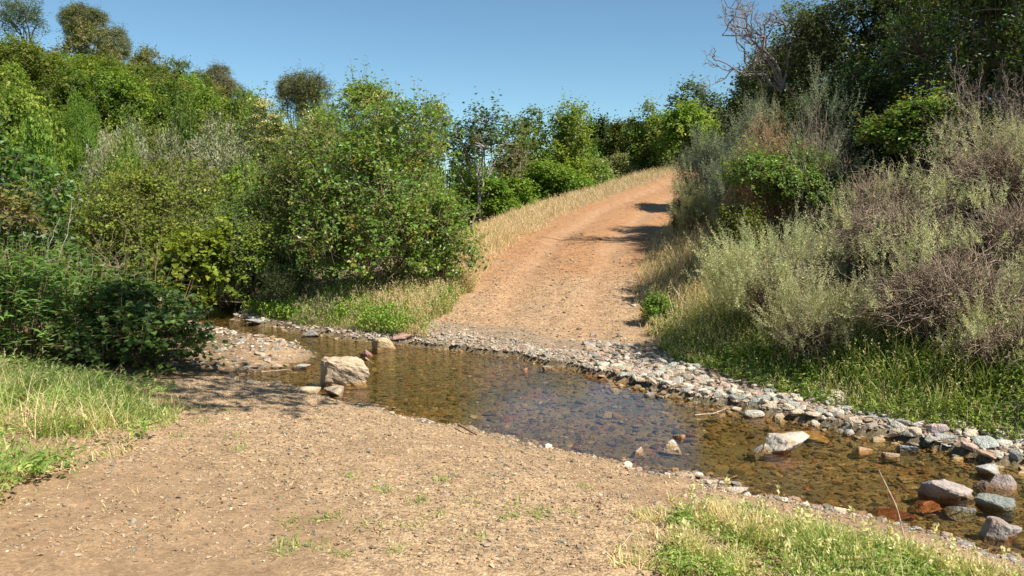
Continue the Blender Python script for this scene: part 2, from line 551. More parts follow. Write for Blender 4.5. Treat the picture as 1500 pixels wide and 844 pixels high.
def rock_shape(level, rng, cuts=9, lo=.55, hi=.9, rough=.05):
    v, f = ICO[level]
    v = np.sign(v) * np.abs(v) ** rng.uniform(.55, .85)
    v = v @ rotz(rng.uniform(0, 6, 1))[0].T @ rotx(rng.uniform(0, 6, 1))[0].T
    for n in rdir(cuts, rng):
        c = rng.uniform(lo, hi)
        dd = v @ n
        v -= n * np.maximum(dd - c, 0)[:, None]
    k = rdir(5, rng) * rng.uniform(2, 6, (5, 1)); ph = rng.uniform(0, 6, 5)
    v *= 1 + rough * np.sin(v @ k.T + ph).sum(1, keepdims=True) * .5
    return v, f


def hull_rock(rng, n=16, sub=0, bevel=.07, rough=.05, box=.7):
    p = rdir(n, rng); p = np.sign(p) * np.abs(p) ** box
    p = p * rng.uniform(.82, 1.0, (n, 1)) * np.array([1, .9, .8])
    bm = bmesh.new()
    for q in p: bm.verts.new(q)
    r = bmesh.ops.convex_hull(bm, input=bm.verts)
    bmesh.ops.delete(bm, geom=[g for g in r['geom_interior'] if isinstance(g, bmesh.types.BMVert)], context='VERTS')
    bmesh.ops.dissolve_limit(bm, angle_limit=.3, verts=bm.verts, edges=bm.edges)
    if bevel: bmesh.ops.bevel(bm, geom=list(bm.edges), offset=bevel, segments=1, affect='EDGES', clamp_overlap=True)
    bmesh.ops.triangulate(bm, faces=bm.faces)
    if sub:
        for _ in range(sub):
            bmesh.ops.subdivide_edges(bm, edges=bm.edges, cuts=1, use_grid_fill=True, smooth=.12)
            bmesh.ops.triangulate(bm, faces=bm.faces)
    bmesh.ops.recalc_face_normals(bm, faces=bm.faces)
    bm.verts.ensure_lookup_table()
    v = np.array([x.co[:] for x in bm.verts]); f = np.array([[a.index for a in q.verts] for q in bm.faces]); bm.free()
    if sub:
        k = rdir(12, rng) * np.geomspace(4, 42, 12)[:, None]; ph = rng.uniform(0, 6, 12)
        v = v * (1 + (np.sin(v @ k.T + ph) * (rough / np.arange(1, 13) ** .5)).sum(1, keepdims=True))
    return v, f


SHAPES1 = [hull_rock(R, 9, 0, 0) for _ in range(12)]
SHAPES2 = [hull_rock(R, 15, 0, .08) for _ in range(16)]


def scatter_stones(name, shapes, P, S, cols, rng, flat=(.35, .75), smooth=False):
    V, Fc, C = [], [], []; off = 0
    which = rng.integers(0, len(shapes), len(P))
    for k, (sv, sf) in enumerate(shapes):
        m = which == k; n = m.sum()
        if not n: continue
        sc = np.stack([S[m], S[m] * rng.uniform(.6, .95, n), S[m] * rng.uniform(*flat, n)], -1)
        Rm = rotz(rng.uniform(0, 2 * PI, n)) @ rotx(rng.normal(0, .22, n)) @ rotz(rng.uniform(0, 2 * PI, n))
        v = np.einsum('nij,nvj->nvi', Rm, sv[None] * sc[:, None]) + P[m][:, None]
        V.append(v.reshape(-1, 3)); Fc.append((sf[None] + (np.arange(n) * len(sv))[:, None, None] + off).reshape(-1, 3))
        C.append(np.repeat(cols[m], len(sv), 0)); off += n * len(sv)
    return make_mesh(name, np.concatenate(V), np.concatenate(Fc), np.concatenate(C), smooth)


STONE_PAL = [((.42, .33, .23), 4), ((.34, .29, .23), 3), ((.48, .40, .29), 2.5), ((.38, .26, .17), 2), ((.25, .23, .195), 1.4), ((.40, .27, .20), 1), ((.53, .47, .37), .8), ((.28, .29, .25), .7)]
BED_PAL = [((.26, .185, .08), 4), ((.18, .14, .07), 4), ((.40, .33, .20), 2), ((.28, .115, .055), 1.3), ((.16, .15, .105), 2.5), ((.54, .48, .39), .9), ((.22, .23, .18), 2)]


def region(n, x0, x1, y0, y1, test, rng):
    out = []
    got = 0
    for _ in range(200):
        x = rng.uniform(x0, x1, n * 2); y = rng.uniform(y0, y1, n * 2)
        m = test(x, y)
        out.append(np.stack([x[m], y[m]], -1)); got += m.sum()
        if got >= n: break
    return np.concatenate(out)[:n]


def jitter(c, rng, a=.18):
    return np.clip(c * (1 + rng.normal(0, a, (len(c), 1))), .01, .85)


# gravel over the near bank
rg = np.random.default_rng(3)


def t_near(x, y):
    d, far, rd, u = zones(x, y)
    return (d > .02) & (~far) & (rg.uniform(size=x.shape) < np.clip(.35 + 1.1 * (1 - fbm(x * .7, y * .7, 77)), 0, 1)) & (np.abs(x) < y * .68 + .4) & ((x > -4.3) | (y < 9.5))


p = region(30000, -5.5, 4.5, 4.4, 11.5, t_near, rg)
sz = np.clip(rg.lognormal(math.log(.0098), .46, len(p)), .005, .036)
P3 = np.stack([p[:, 0], p[:, 1], H(p[:, 0], p[:, 1]) + sz * .15], -1)
g1 = link('gravel', scatter_stones('gravel', SHAPES1, P3, sz, jitter(pick(STONE_PAL, len(p), rg) * np.array((1.14, 1.02, .86)), rg), rg), M_STONE)
tag(g1, 'fine tan gravel strewn over the bare near bank', 'gravel', None, 'stuff')


def t_road(x, y):
    d, far, rd, u = zones(x, y)
    return (d > .5) & far & (np.abs(u + .15 * np.sin(y)) < 1.7) & (rd < .1) & (rg.uniform(size=x.shape) < np.clip(1.25 - np.abs(y - 16.5) / 6.5, .06, 1) * np.where(np.abs(np.abs(u) - .85) < .3, .35, 1))


p = region(4200, -3, 7, 13, 34, t_road, rg)
sz = np.clip(rg.lognormal(math.log(.015), .45, len(p)), .006, .06)
P3 = np.stack([p[:, 0], p[:, 1], H(p[:, 0], p[:, 1]) + sz * .15], -1)
g2 = link('gravel', scatter_stones('gravel', SHAPES1, P3, sz, jitter(pick(STONE_PAL, len(p), rg) * np.array((.95, .82, .68)), rg), rg), M_STONE)
tag(g2, 'loose gravel on the lower slope of the dirt road', 'gravel', None, 'stuff')

# stones lying on the creek bed
p = region(12500, -7.5, 5.5, 4.5, 19, lambda x, y: (stream(x, y) < -.02) & (np.abs(x) < y * .68 + .4), rg)
sz = np.clip(rg.lognormal(math.log(.021), .6, len(p)), .010, .11)
hz = H(p[:, 0], p[:, 1])
P3 = np.stack([p[:, 0], p[:, 1], np.minimum(hz + sz * .1, -sz * .45 + .008)], -1)
g3 = link('bed_stones', scatter_stones('bed_stones', SHAPES2, P3, sz, jitter(pick(BED_PAL, len(p), rg), rg, .25), rg, (.25, .5), True), M_STONE)
tag(g3, 'brown and rust coloured stones covering the creek bed under water', 'stones', None, 'stuff')

# big individual rocks: label, pixel box, shape data
BIG_XY = []


def rock(name, label, box, col, zbase=-.08, level=3, mat=None, seed=0, cuts=16, lo=.34, hi=.74, depth=.8, yaw=None, tilt=(0, 0), rough=.06, group=None, Y=None, smooth=False, ztop=None):
    x0, y0, x1, y1 = box
    rng = np.random.default_rng(seed + 100)
    c = at_z((x0 + x1) / 2, y1, max(zbase, 0.0)) if Y is None else at_depth((x0 + x1) / 2, y1, Y)
    if Y is not None: c[2] = h1(c[0], c[1])
    w = (x1 - x0) / F * c[1]; h = (y1 - y0) / F * c[1] * 1.02
    # the box height also shows part of the top
    dd = w * depth
    h = max(h - dd * .22, h * .55)
    v, f = hull_rock(rng, 30 if smooth else (cuts if cuts != 16 else 14), {2: 1, 3: 2, 4: 3}[level], .12 if smooth else .07, .008 if smooth else (.045 if level == 4 else .03), .38 if name == 'boulder' else .7)
    a = rng.uniform(0, 6.28) if yaw is None else yaw
    v = v @ rotz(np.array([a]))[0].T
    v = v @ rotx(np.array([tilt[0]]))[0].T
    ext = v.max(0) - v.min(0); mid = (v.max(0) + v.min(0)) / 2
    base = min(zbase, h1(c[0], c[1] + dd * .4)) if zbase < 0 else h1(c[0], c[1] + dd * .4) - .15 * h
    top = c[2] + h
    if ztop is not None: top = ztop
    if w < .25: top = min(top, c[2] + .3 * w); base = max(base, top - .8 * w)
    v = (v - mid) / ext * np.array([w, dd, top - base])
    v[:, 0] += v[:, 2] * tilt[1]
    if w > .35: v[:, :2] *= (1 + .5 * np.clip(-(v[:, 2] + (top + base) / 2) / .15, 0, 1))[:, None]
    zc = (top + base) / 2
    me = make_mesh(name, v + np.array([0, 0, zc - base]), f, None, smooth)
    o = link(name, me, mat or M_ROCK, None, (c[0], c[1] + dd * .45, base))
    o.color = (*col, 1)
    tag(o, label, 'rock', group)
    BIG_XY.append((c[0], c[1] + dd * .45, w * .5))
    return o


BUFF = (.50, .39, .26); GREY = (.36, .35, .32); PINK = (.46, .32, .26); WHITE = (.62, .57, .49); GREEN = (.31, .34, .30); TAN = (.50, .39, .26); RUST = (.32, .15, .08); PGREY = (.40, .33, .30)
rock('boulder', 'large pale buff boulder with ochre stains standing in the creek', (460, 515, 540, 567), (.55, .41, .265), -.12, 4, M_BOULDER, 4, 24, .52, .8, .7, .35, (-.15, -.1), .03)
rock('slab', 'low flat buff slab at the near edge of creek left of large boulder', (431, 563, 467, 576), TAN, -.05, 3, M_BOULDER, 7, 9)
rock('rock', 'small buff rock resting at the foot of large pale boulder', (469, 562, 502, 581), TAN, -.05, 3, M_BOULDER, 9, 9)
rock('rock', 'rounded ochre rock on the far waterline behind the large boulder', (541, 489, 578, 513), (.50, .38, .22), -.06, 3, M_BOULDER, 12, 8, .65, .95)
rock('rock', 'smooth pink rock on far waterline just right of rounded ochre rock', (573, 484, 607, 503), (.54, .33, .26), .02, 3, None, 14, 9, .6, .92)
rock('rock', 'small dusky pink rock touching top right of the large boulder', (522, 509, 546, 521), (.42, .25, .2), -.05, 3, None, 15, 9)
rock('rock', 'small buff egg shaped rock in water right of the large boulder', (532, 518, 548, 528), BUFF, -.05, 3, None, 16, 6, .7, .95)
rock('rock', 'long tan rock lying along the top of the gravel bar', (376, 493, 412, 506), (.56, .43, .27), -.02, 3, None, 18, 8)
rock('rock', 'white angular rock standing alone in the shallow riffle', (1119, 629, 1197, 665), (.52, .44, .34), -.08, 4, M_BOULDER, 23, 14, .42, .8, .6, 1.0, (.1, -.05), .09)
rock('rock', 'wet dark grey rock beside the white angular rock in creek', (1096, 644, 1124, 664), (.25, .235, .21), -.06, 3, None, 25, 9)
rock('slab', 'submerged amber slab just behind the white angular rock', (1150, 622, 1222, 642), (.62, .45, .2), -.06, 3, None, 27, 8, .6, .9, .7, ztop=.004)
rock('rock', 'blocky pinkish grey rock with rust stain in right riffle', (1360, 699, 1441, 734), (.40, .33, .28), -.1, 4, M_RUST, 31, 12, .45, .8, .6, .5, (0, 0), .05)
rock('rock', 'sloping green grey slab at the right end of creek', (1440, 722, 1500, 748), (.25, .26, .215), -.1, 4, None, 33, 9, .45, .85, .7, 2.2, (.1, -.2))
rock('rock', 'knobbly mottled grey rock below the green grey slab', (1440, 752, 1502, 792), (.34, .30, .26), -.1, 4, M_RUST, 35, 12, .5, .85, .7, None, (0, 0), .14)
rock('rock', 'rosy rock behind the green grey slab at creek right end', (1452, 694, 1505, 720), (.36, .28, .235), -.08, 3, None, 37, 10)
rock('rock', 'flat light grey rock at waterline above the rosy rock', (1438, 676, 1476, 697), (.44, .42, .37), -.06, 3, None, 39, 10)
rock('rock', 'dark small rust rock between pinkish block and rosy rock', (1432, 697, 1462, 716), (.2, .14, .11), -.06, 3, None, 40, 9)
rock('cobble', 'smooth oval buff cobble at the waterline of stony beach', (1092, 594, 1123, 612), (.50, .46, .36), .0, 3, None, 41, 4, .8, 1.0, .7, .2, (0, 0), .01, None, None, True)
rock('cobble', 'bright white cobble at the upper edge of stony beach', (1226, 583, 1251, 603), (.58, .53, .45), .08, 3, None, 43, 8, .65, .9)
rock('cobble', 'upright tan cobble leaning next to the bright white cobble', (1243, 588, 1266, 619), (.52, .41, .30), .06, 3, None, 45, 8, .6, .9, .6, .3, (0, .25))
rock('cobble', 'pointed blue grey cobble left of the bright white cobble', (1191, 585, 1210, 603), (.28, .31, .29), .06, 3, None, 47, 7, .45, .8)
rock('cobble', 'speckled slate grey cobble at waterline of the right beach', (1319, 637, 1347, 662), (.30, .31, .29), .0, 3, None, 49, 9)
rock('cobble', 'large rosy cobble beside a round whitish one under the weeds', (1364, 609, 1396, 633), (.50, .38, .34), .1, 3, None, 51, 9)
rock('cobble', 'round whitish pink cobble left of the large rosy cobble', (1336, 604, 1358, 623), (.58, .51, .47), .1, 3, None, 53, 6, .7, .95)
rock('cobble', 'wide grey flat cobble right below the large rosy cobble', (1371, 628, 1404, 646), (.36, .36, .33), .05, 3, None, 55, 9)
rock('cobble', 'pale blocky cobble half in water at the right beach', (1384, 643, 1410, 662), (.52, .46, .38), .0, 3, None, 57, 9)
rock('cobble', 'pale greenish slab high on the beach near right edge', (1437, 635, 1470, 653), (.44, .45, .38), .12, 3, None, 59, 9)
rock('pebble', 'white pebble breaking the surface of the blue pool', (973, 641, 999, 655), (.66, .6, .52), -.04, 3, None, 61, 6, .65, .95)
rock('pebble', 'small white pebble just below the larger white pebble in pool', (984, 653, 996, 660), (.62, .57, .5), -.04, 2, None, 62, 6)
rock('pebble', 'orange brown stone under water right of the blue pool', (986, 633, 1006, 643), (.50, .3, .17), -.05, 2, None, 63, 6)
rock('pebble', 'pinkish stone half buried at the near edge of blue pool', (925, 652, 948, 665), (.46, .36, .3), -.05, 2, None, 64, 6)
rock('pebble', 'reddish stone poking out of pool at its far edge', (763, 533, 774, 543), (.46, .25, .17), -.03, 2, None, 65, 6)
rock('pebble', 'brown stone in pool right of the reddish one at far edge', (793, 534, 810, 542), (.36, .28, .19), -.03, 2, None, 66, 6)
rock('pebble', 'dark grey stone sitting in pool below the stony beach', (944, 571, 961, 581), (.27, .26, .24), -.03, 2, None, 67, 6)
rock('pebble', 'light grey stone in pool beside the dark grey stone', (960, 571, 973, 583), (.46, .44, .4), -.03, 2, None, 68, 6)
rock('rock', 'grey stone at the far waterline below the leafy weeds', (440, 480, 468, 493), (.36, .33, .29), .0, 3, None, 70, 8)
rock('slab', 'flat pale stone at the water on the tip of gravel bar', (426, 531, 452, 540), (.42, .40, .34), -.03, 3, None, 71, 8)
rock('slab', 'large flat grey stone on the far bank of upper creek', (355, 463, 388, 477), (.38, .36, .31), .0, 3, None, 73, 8)
rock('pebble', 'small orange tan stone alone in the upper creek channel', (429, 496, 439, 503), (.52, .38, .22), -.03, 2, None, 74, 6)
rock('slab', 'pale flat stone at the foot of near bank by right grass', (1062, 711, 1102, 724), (.52, .46, .38), .0, 3, None, 76, 8)
rock('rock', 'grey stone at the near waterline above the right grass', (1072, 698, 1088, 712), (.36, .36, .34), .0, 2, None, 77, 8)
rock('pebble', 'pale stone stranded on the right side of dirt road', (925, 431, 942, 443), (.58, .5, .38), .3, 2, None, 78, 8, Y=15.6)
rock('pebble', 'dark lone stone on the lower part of dirt road', (845, 459, 854, 466), (.17, .12, .09), .3, 2, None, 79, 8, Y=14.2)
rock('slab', 'dull purple flat stone lying on the near gravel', (350, 755, 368, 768), (.24, .17, .15), .3, 2, None, 80, 8)
rock('pebble', 'white pebble on the near gravel toward the left', (456, 693, 469, 700), (.6, .55, .46), .25, 2, None, 81, 8)
rock('slab', 'low tan stone at the edge of left grass on near bank', (166, 697, 188, 710), (.46, .34, .22), .25, 2, None, 82, 8)

rock('slab', 'dark red flat rock under water in front of pinkish block', (1290, 738, 1350, 756), (.30, .10, .06), -.06, 3, None, 90, 8, ztop=.0)
rock('slab', 'rusty flat rock under water left of pinkish block', (1338, 722, 1392, 742), (.42, .18, .08), -.06, 3, None, 91, 8, ztop=.004)
rock('slab', 'wet grey slab between pinkish block and green grey slab', (1392, 736, 1436, 752), (.27, .28, .25), -.06, 3, None, 92, 8, ztop=.03)
rock('rock', 'orange stained stone in the riffle right of amber slab', (1252, 646, 1284, 662), (.50, .33, .18), -.06, 3, M_BOULDER, 93, 9, ztop=.03)
rock('rock', 'flat tan stone with orange edge right of the orange stained one', (1296, 656, 1326, 670), (.46, .36, .26), -.06, 3, None, 94, 9, ztop=.03)
rock('rock', 'mottled stone at the near waterline among the right grass heads', (1120, 744, 1150, 762), (.40, .35, .28), -.05, 3, None, 95, 9, ztop=.03)
# cobbles of the stony beach
rc = np.random.default_rng(5)
BX = np.array(BIG_XY)
cand = []
for tries in range(40000):
    x = rc.uniform(-2.6, 6.8); y = rc.uniform(5, 14.6)
    cand.append((x, y))
cand = np.array(cand)
dS, farS, rdS, uS = zones(cand[:, 0], cand[:, 1])
wgt = sstep(3, -1, cand[:, 0] - 3)
onb = farS & (dS > -.10 - .35 * rc.uniform(size=len(cand)) ** 2) & (rdS < .25) & (np.abs(cand[:, 0]) < cand[:, 1] * .68 + 1.2)
band = np.where(cand[:, 0] < 1.2, .55 + .25 * vnoise(cand[:, 0] * 2, cand[:, 1] * 2, 3), 1.5)
onb &= (dS < band) | (rc.uniform(size=len(cand)) < .06 * (dS < 2))
cand = cand[onb]; dS = dS[onb]
sizes = rc.lognormal(np.log(np.where(cand[:, 0] < 1.2, .024, .05)), .45)
sizes = np.clip(sizes * np.where(dS < 0, .85, 1), .014, .1)
order = np.argsort(-sizes); kept = []
kp = np.zeros((0, 3))
for i in order:
    x, y = cand[i]; s = sizes[i]
    if len(kp) and (np.hypot(kp[:, 0] - x, kp[:, 1] - y) < (kp[:, 2] + s) * .54).any(): continue
    if (np.hypot(BX[:, 0] - x, BX[:, 1] - y) < BX[:, 2] + s * .6).any(): continue
    kp = np.vstack([kp, [x, y, s]]); kept.append(i)
    if len(kp) > 2000: break
vis = kp[:, 2] / kp[:, 1]
rank = np.argsort(-vis)
indiv, rest = rank[:250], rank[250:]
COB = [(n, tuple(v * 1.1 for v in (c[0] * 1.03, c[1] * .98, c[2] * .88))) for n, c in [('grey', (.40, .38, .34)), ('grey', (.33, .335, .31)), ('buff', (.52, .44, .33)), ('buff', (.48, .41, .31)), ('pinkish', (.47, .36, .30)), ('pale', (.58, .53, .45)), ('pale', (.53, .49, .43)), ('greenish', (.34, .37, .33)), ('brown', (.36, .26, .18))]]
cob_mesh = [make_mesh('cobble', *hull_rock(rc, 15 + int(rc.integers(0, 8)), 1, .10, .02), None, False) for _ in range(20)]
for c in cob_mesh: c.materials.append(M_ROCK)
for j in indiv:
    x, y, s = kp[j]
    cname, cc = COB[rc.integers(0, len(COB))]
    o = bpy.data.objects.new('cobble', cob_mesh[rc.integers(0, 20)])
    fl = rc.uniform(.34, .66)
    o.location = (x, y, h1(x, y) + s * fl * .25)
    o.rotation_euler = (rc.normal(0, .25), rc.normal(0, .25), rc.uniform(0, 6.28))
    o.scale = (s, s * rc.uniform(.62, .95), s * fl)
    k = rc.uniform(.82, 1.18); o.color = (cc[0] * k, cc[1] * k, cc[2] * k, 1)
    COL.objects.link(o)
    tag(o, '%s angular cobble in the crowded stony beach along the far waterline' % cname, 'cobble', 'cobbles of the stony beach on the far side of the creek')
kr = kp[rest]
rp = region(5200, -3, 6, 6, 14.8, lambda x, y: (lambda z: z[1] & (z[0] > -.25) & (z[2] < .3) & (z[0] < np.where(x < 1.2, .8, 1.5)) & (np.abs(x) < y * .68 + .3))(zones(x, y)), rc)
bp_ = region(700, -6.6, -2.9, 11.2, 16.5, lambda x, y: (lambda z: (~z[1]) & (z[0] > -.1) & (z[0] < 1.3))(zones(x, y)), rc)
bs_ = np.clip(rc.lognormal(math.log(.036), .5, len(bp_)), .015, .11)
fp_ = region(420, -6, -2, 13.5, 17.5, lambda x, y: (lambda z: z[1] & (z[0] > -.12) & (z[0] < .22))(zones(x, y)), rc)
fs_ = np.clip(rc.lognormal(math.log(.034), .5, len(fp_)), .015, .1)
np_ = region(2000, -4, 4, 4.5, 11.5, lambda x, y: (lambda z: (~z[1]) & (z[0] > -.18) & (z[0] < .2 * rc.uniform(size=x.shape) + .12 * (x > 1)))(zones(x, y)), rc)
ns_ = np.clip(rc.lognormal(math.log(.02), .5, len(np_)), .01, .07)
pp = np.concatenate([kr[:, :2], rp, bp_, fp_, np_]); ss = np.concatenate([kr[:, 2], rc.uniform(.011, .036, len(rp)), bs_, fs_, ns_])
P3 = np.stack([pp[:, 0], pp[:, 1], H(pp[:, 0], pp[:, 1]) + ss * .15], -1)
g4 = link('pebbles', scatter_stones('pebbles', SHAPES2[:6] + SHAPES1[:6], P3, ss, jitter(pick(STONE_PAL, len(pp), rc) * 1.2, rc), rc), M_STONE)
tag(g4, 'small mixed pebbles between the cobbles and along both waterlines', 'pebbles', None, 'stuff')

# ------------------------------------------------------------------ plants
def lobes(rng, n, rx, ry, z0, z1, low=True):
    """lobe centres and radii filling an ellipsoidal envelope from z0 to z1"""
    rz = (z1 - z0) / 2
    d = rdir(n, rng) * rng.uniform(.25, .72, (n, 1))
    # the last lobes make uneven bumps at the outline
    c = d * np.array([rx, ry, rz]) + np.array([0, 0, (z0 + z1) / 2])
    r = rng.uniform(.26, .46, n)
    rad = r[:, None] * np.array([rx, ry, max(rz * .8, (rx + ry) * .3)])
    rad = np.maximum(rad, rad.mean(1, keepdims=True) * .6)
    if low:    # a skirt of lobes that reaches the ground
        m = max(5, n // 2)
        a = np.arange(m) * 2.4 + rng.uniform(0, 6)
        q = rng.uniform(.35, .72, m)
        hh = z1 - z0
        c2 = np.stack([np.cos(a) * q * rx, np.sin(a) * q * ry, z0 + hh * rng.uniform(.1, .34, m)], -1)
        r2 = rng.uniform(.3, .42, (m, 1)) * np.array([rx, ry, max(hh * .45, .3)])
        c = np.concatenate([c, c2]); rad = np.concatenate([rad, r2])
    return c, rad


SHOOT = []


def crown(rng, C, Rd, ncl, per, L, W, pal, up=.25, clump=.16, ragged=.14, fold=.2, tipcol=None, wide=.45, tipshoots=0):
    n = ncl
    vol = (Rd[:, 0] * Rd[:, 2]) ** .9
    which = rng.choice(len(C), n, p=vol / vol.sum())
    d = rdir(n, rng); d[:, 2] = np.where(d[:, 2] < -.6, -d[:, 2], d[:, 2])
    rr = np.clip(1 - np.abs(rng.normal(0, .24, n)), .2, 1) + np.clip(rng.normal(0, ragged, n), -.3, .22) * .6
    pos = C[which] + d * Rd[which] * rr[:, None]
    # thin out what lies deep inside other lobes
    depth = np.full(n, 1e9)
    for c, r in zip(C, Rd):
        depth = np.minimum(depth, (((pos - c) / r) ** 2).sum(1))
    keep = (depth > .34) | (rng.uniform(size=n) < .3)
    sc = 2.6 / max(Rd.mean(), .05)
    hole = fbm(pos[:, 0] * sc + 31.3, (pos[:, 2] + .55 * pos[:, 1]) * sc + 17.1, int(rng.integers(1, 900)), 2)
    keep &= hole > np.quantile(hole, .2)
    lobe_tone = rng.uniform(.8, 1.2, (len(C), 1)) * np.stack([rng.uniform(.9, 1.14, len(C)), np.ones(len(C)), np.ones(len(C))], -1)
    which = which[keep]
    pos = pos[keep]; d = d[keep]; n = len(pos)
    tw = unit(d * .7 + np.array([0, 0, up]) + rng.normal(0, .45, (n, 3)))
    tl = clump * rng.uniform(.5, 1.5, n)
    if tipshoots:
        top = rng.uniform(size=n) < tipshoots
        tw[top] = unit(tw[top] * .5 + np.array([0, 0, 1.2])); tl[top] *= 2.4
    t = np.tile(np.linspace(.05, 1, per), (n, 1)) + rng.normal(0, .06, (n, per))
    base = pos[:, None] + tw[:, None] * (tl[:, None] * t)[..., None]
    base = base + rng.normal(0, clump * .16, base.shape)
    side = unit(np.cross(tw, rdir(n, rng)))
    ang = np.arange(per) * 2.4
    b2 = np.cross(tw, side)
    out = side[:, None] * np.cos(ang)[None, :, None] + b2[:, None] * np.sin(ang)[None, :, None]
    ld = unit(out * .9 + tw[:, None] * .55 + rng.normal(0, .25, base.shape) + np.array([0, 0, -.12]))
    ln = unit(tw[:, None] * .5 + np.array([0, 0, .75]) + d[:, None] * .35 + rng.normal(0, .38, base.shape))
    m = n * per
    cc = np.repeat(pick(pal, n, rng) * rng.uniform(.75, 1.25, (n, 1)) * lobe_tone[which], per, 0)
    c2 = pick(pal, m, rng)
    cc = (cc * .65 + c2 * .35) * (1 + rng.normal(0, .14, (m, 1)))
    if tipcol is not None:
        tipm = (np.tile(np.arange(per), n) >= per - 2) & (np.repeat(rng.uniform(size=n), per) < tipcol[1])
        cc[tipm] = cc[tipm] * .3 + np.array(tipcol[0]) * .7
    sz = rng.uniform(.65, 1.2, m)
    v, f, c = leaves(base.reshape(-1, 3), ld.reshape(-1, 3), ln.reshape(-1, 3), L * sz, W * sz, np.clip(cc, .004, .8), fold, wide)
    SHOOT.clear(); SHOOT.append(tl)
    return v, f, c, pos, tw


def curve_paths(A, B, S, rng, sag=0.0, wob=.06):
    """N bent lines from A to B"""
    t = np.linspace(0, 1, S)[None, :, None]
    p = A[:, None] * (1 - t) + B[:, None] * t
    ln = np.linalg.norm(B - A, axis=1)[:, None, None]
    bow = rdir(len(A), rng)[:, None] * np.sin(t * PI) * ln * wob * 1.6
    p = p + bow + rng.normal(0, 1, p.shape) * ln * wob * .25 * np.sin(t * PI)
    p[:, :, 2] += np.sin(t[..., 0] * PI) * ln[..., 0] * sag
    return p


BARKS = {'grey': (.23, .20, .17), 'brown': (.16, .115, .08), 'pale': (.33, .28, .23), 'dead': (.30, .225, .155), 'dark': (.09, .07, .055), 'tan': (.40, .27, .16)}


def wood(rng, C, Rd, pos, z0, nst, rad, col, spread, twigs=120, single=False, lean=(0, 0)):
    V, Q, K = [], [], []; off = 0
    A = np.stack([rng.normal(0, spread, nst), rng.normal(0, spread, nst), np.full(nst, -.15)], -1)
    if single: A[:] = (0, 0, -.2)
    tgt = C[rng.choice(len(C), nst, replace=nst > len(C))] + rng.normal(0, .1, (nst, 3)) * Rd.mean()
    if single:
        fork = np.array([lean[0] * .5, lean[1] * .5, z0 * .8 + .2])
        p = curve_paths(np.array([[0, 0, -.3]]), fork[None], 8, rng, 0, .04)
        rs = np.linspace(rad * 1.35, rad * .9, 8)[None]
        v, q = tubes(p, rs, 9); V.append(v); Q.append(q + off); off += len(v)
        A = np.repeat(fork[None], nst, 0)
        rb = rad * .6
    else:
        rb = rad
    p = curve_paths(A, tgt, 8, rng, .06, .07)
    rs = np.linspace(1, .35, 8)[None] * rb * rng.uniform(.6, 1.2, (nst, 1))
    v, q = tubes(p, rs, 6); V.append(v); Q.append(q + off); off += len(v)
    if twigs and len(pos):
        sel = pos[rng.choice(len(pos), min(twigs, len(pos)), replace=False)]
        mids = p[:, 3:].reshape(-1, 3)
        near = np.array([mids[np.argmin(((mids - s) * np.array([1, 1, .6])) @ np.array([1, 1, 1.]) ** 0 if False else ((mids - s) ** 2).sum(1) + 3 * np.maximum(mids[:, 2] - s[2], 0))] for s in sel])
        pt = curve_paths(near, sel, 6, rng, .04, .08)
        rs = np.linspace(1, .3, 6)[None] * rb * .38 * rng.uniform(.6, 1.2, (len(sel), 1))
        v, q = tubes(pt, rs, 4); V.append(v); Q.append(q + off); off += len(v)
    V = np.concatenate(V); Q = np.concatenate(Q)
    K = np.array(col) * (1 + .25 * (vnoise(V[:, 0] * 9, V[:, 2] * 5, 8)[:, None] - .5))
    return V, Q, K


CM = np.array
GREENS = [((.115, .18, .025), 4), ((.155, .225, .032), 3), ((.075, .13, .02), 3), ((.22, .25, .045), 1.2)]
YELLOWG = [((.17, .235, .034), 4), ((.23, .285, .042), 3), ((.12, .18, .028), 3), ((.29, .30, .08), .8)]
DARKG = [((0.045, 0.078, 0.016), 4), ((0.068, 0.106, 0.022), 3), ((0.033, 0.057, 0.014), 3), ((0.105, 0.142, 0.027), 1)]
OLIVE = [((.125, .155, .038), 4), ((.165, .19, .05), 3), ((.085, .115, .03), 3), ((.21, .21, .075), 1)]
SILVER = [((.215, .225, .115), 4), ((.27, .27, .16), 3), ((.15, .175, .075), 3), ((.31, .30, .20), 1)]
FRESH = [((0.128, 0.227, 0.030), 4), ((0.165, 0.270, 0.041), 3), ((0.090, 0.163, 0.024), 2.5), ((0.240, 0.298, 0.047), 1)]
PINE = [((0.195, 0.199, 0.115), 4), ((0.255, 0.241, 0.149), 2), ((0.135, 0.149, 0.081), 3)]
BROWNG = [((0.180, 0.149, 0.068), 4), ((0.225, 0.177, 0.081), 3), ((0.128, 0.114, 0.047), 3)]
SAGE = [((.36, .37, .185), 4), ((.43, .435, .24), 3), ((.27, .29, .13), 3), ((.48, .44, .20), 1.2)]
SAGED = [((.21, .235, .14), 4), ((.26, .28, .17), 3), ((.15, .17, .10), 3)]


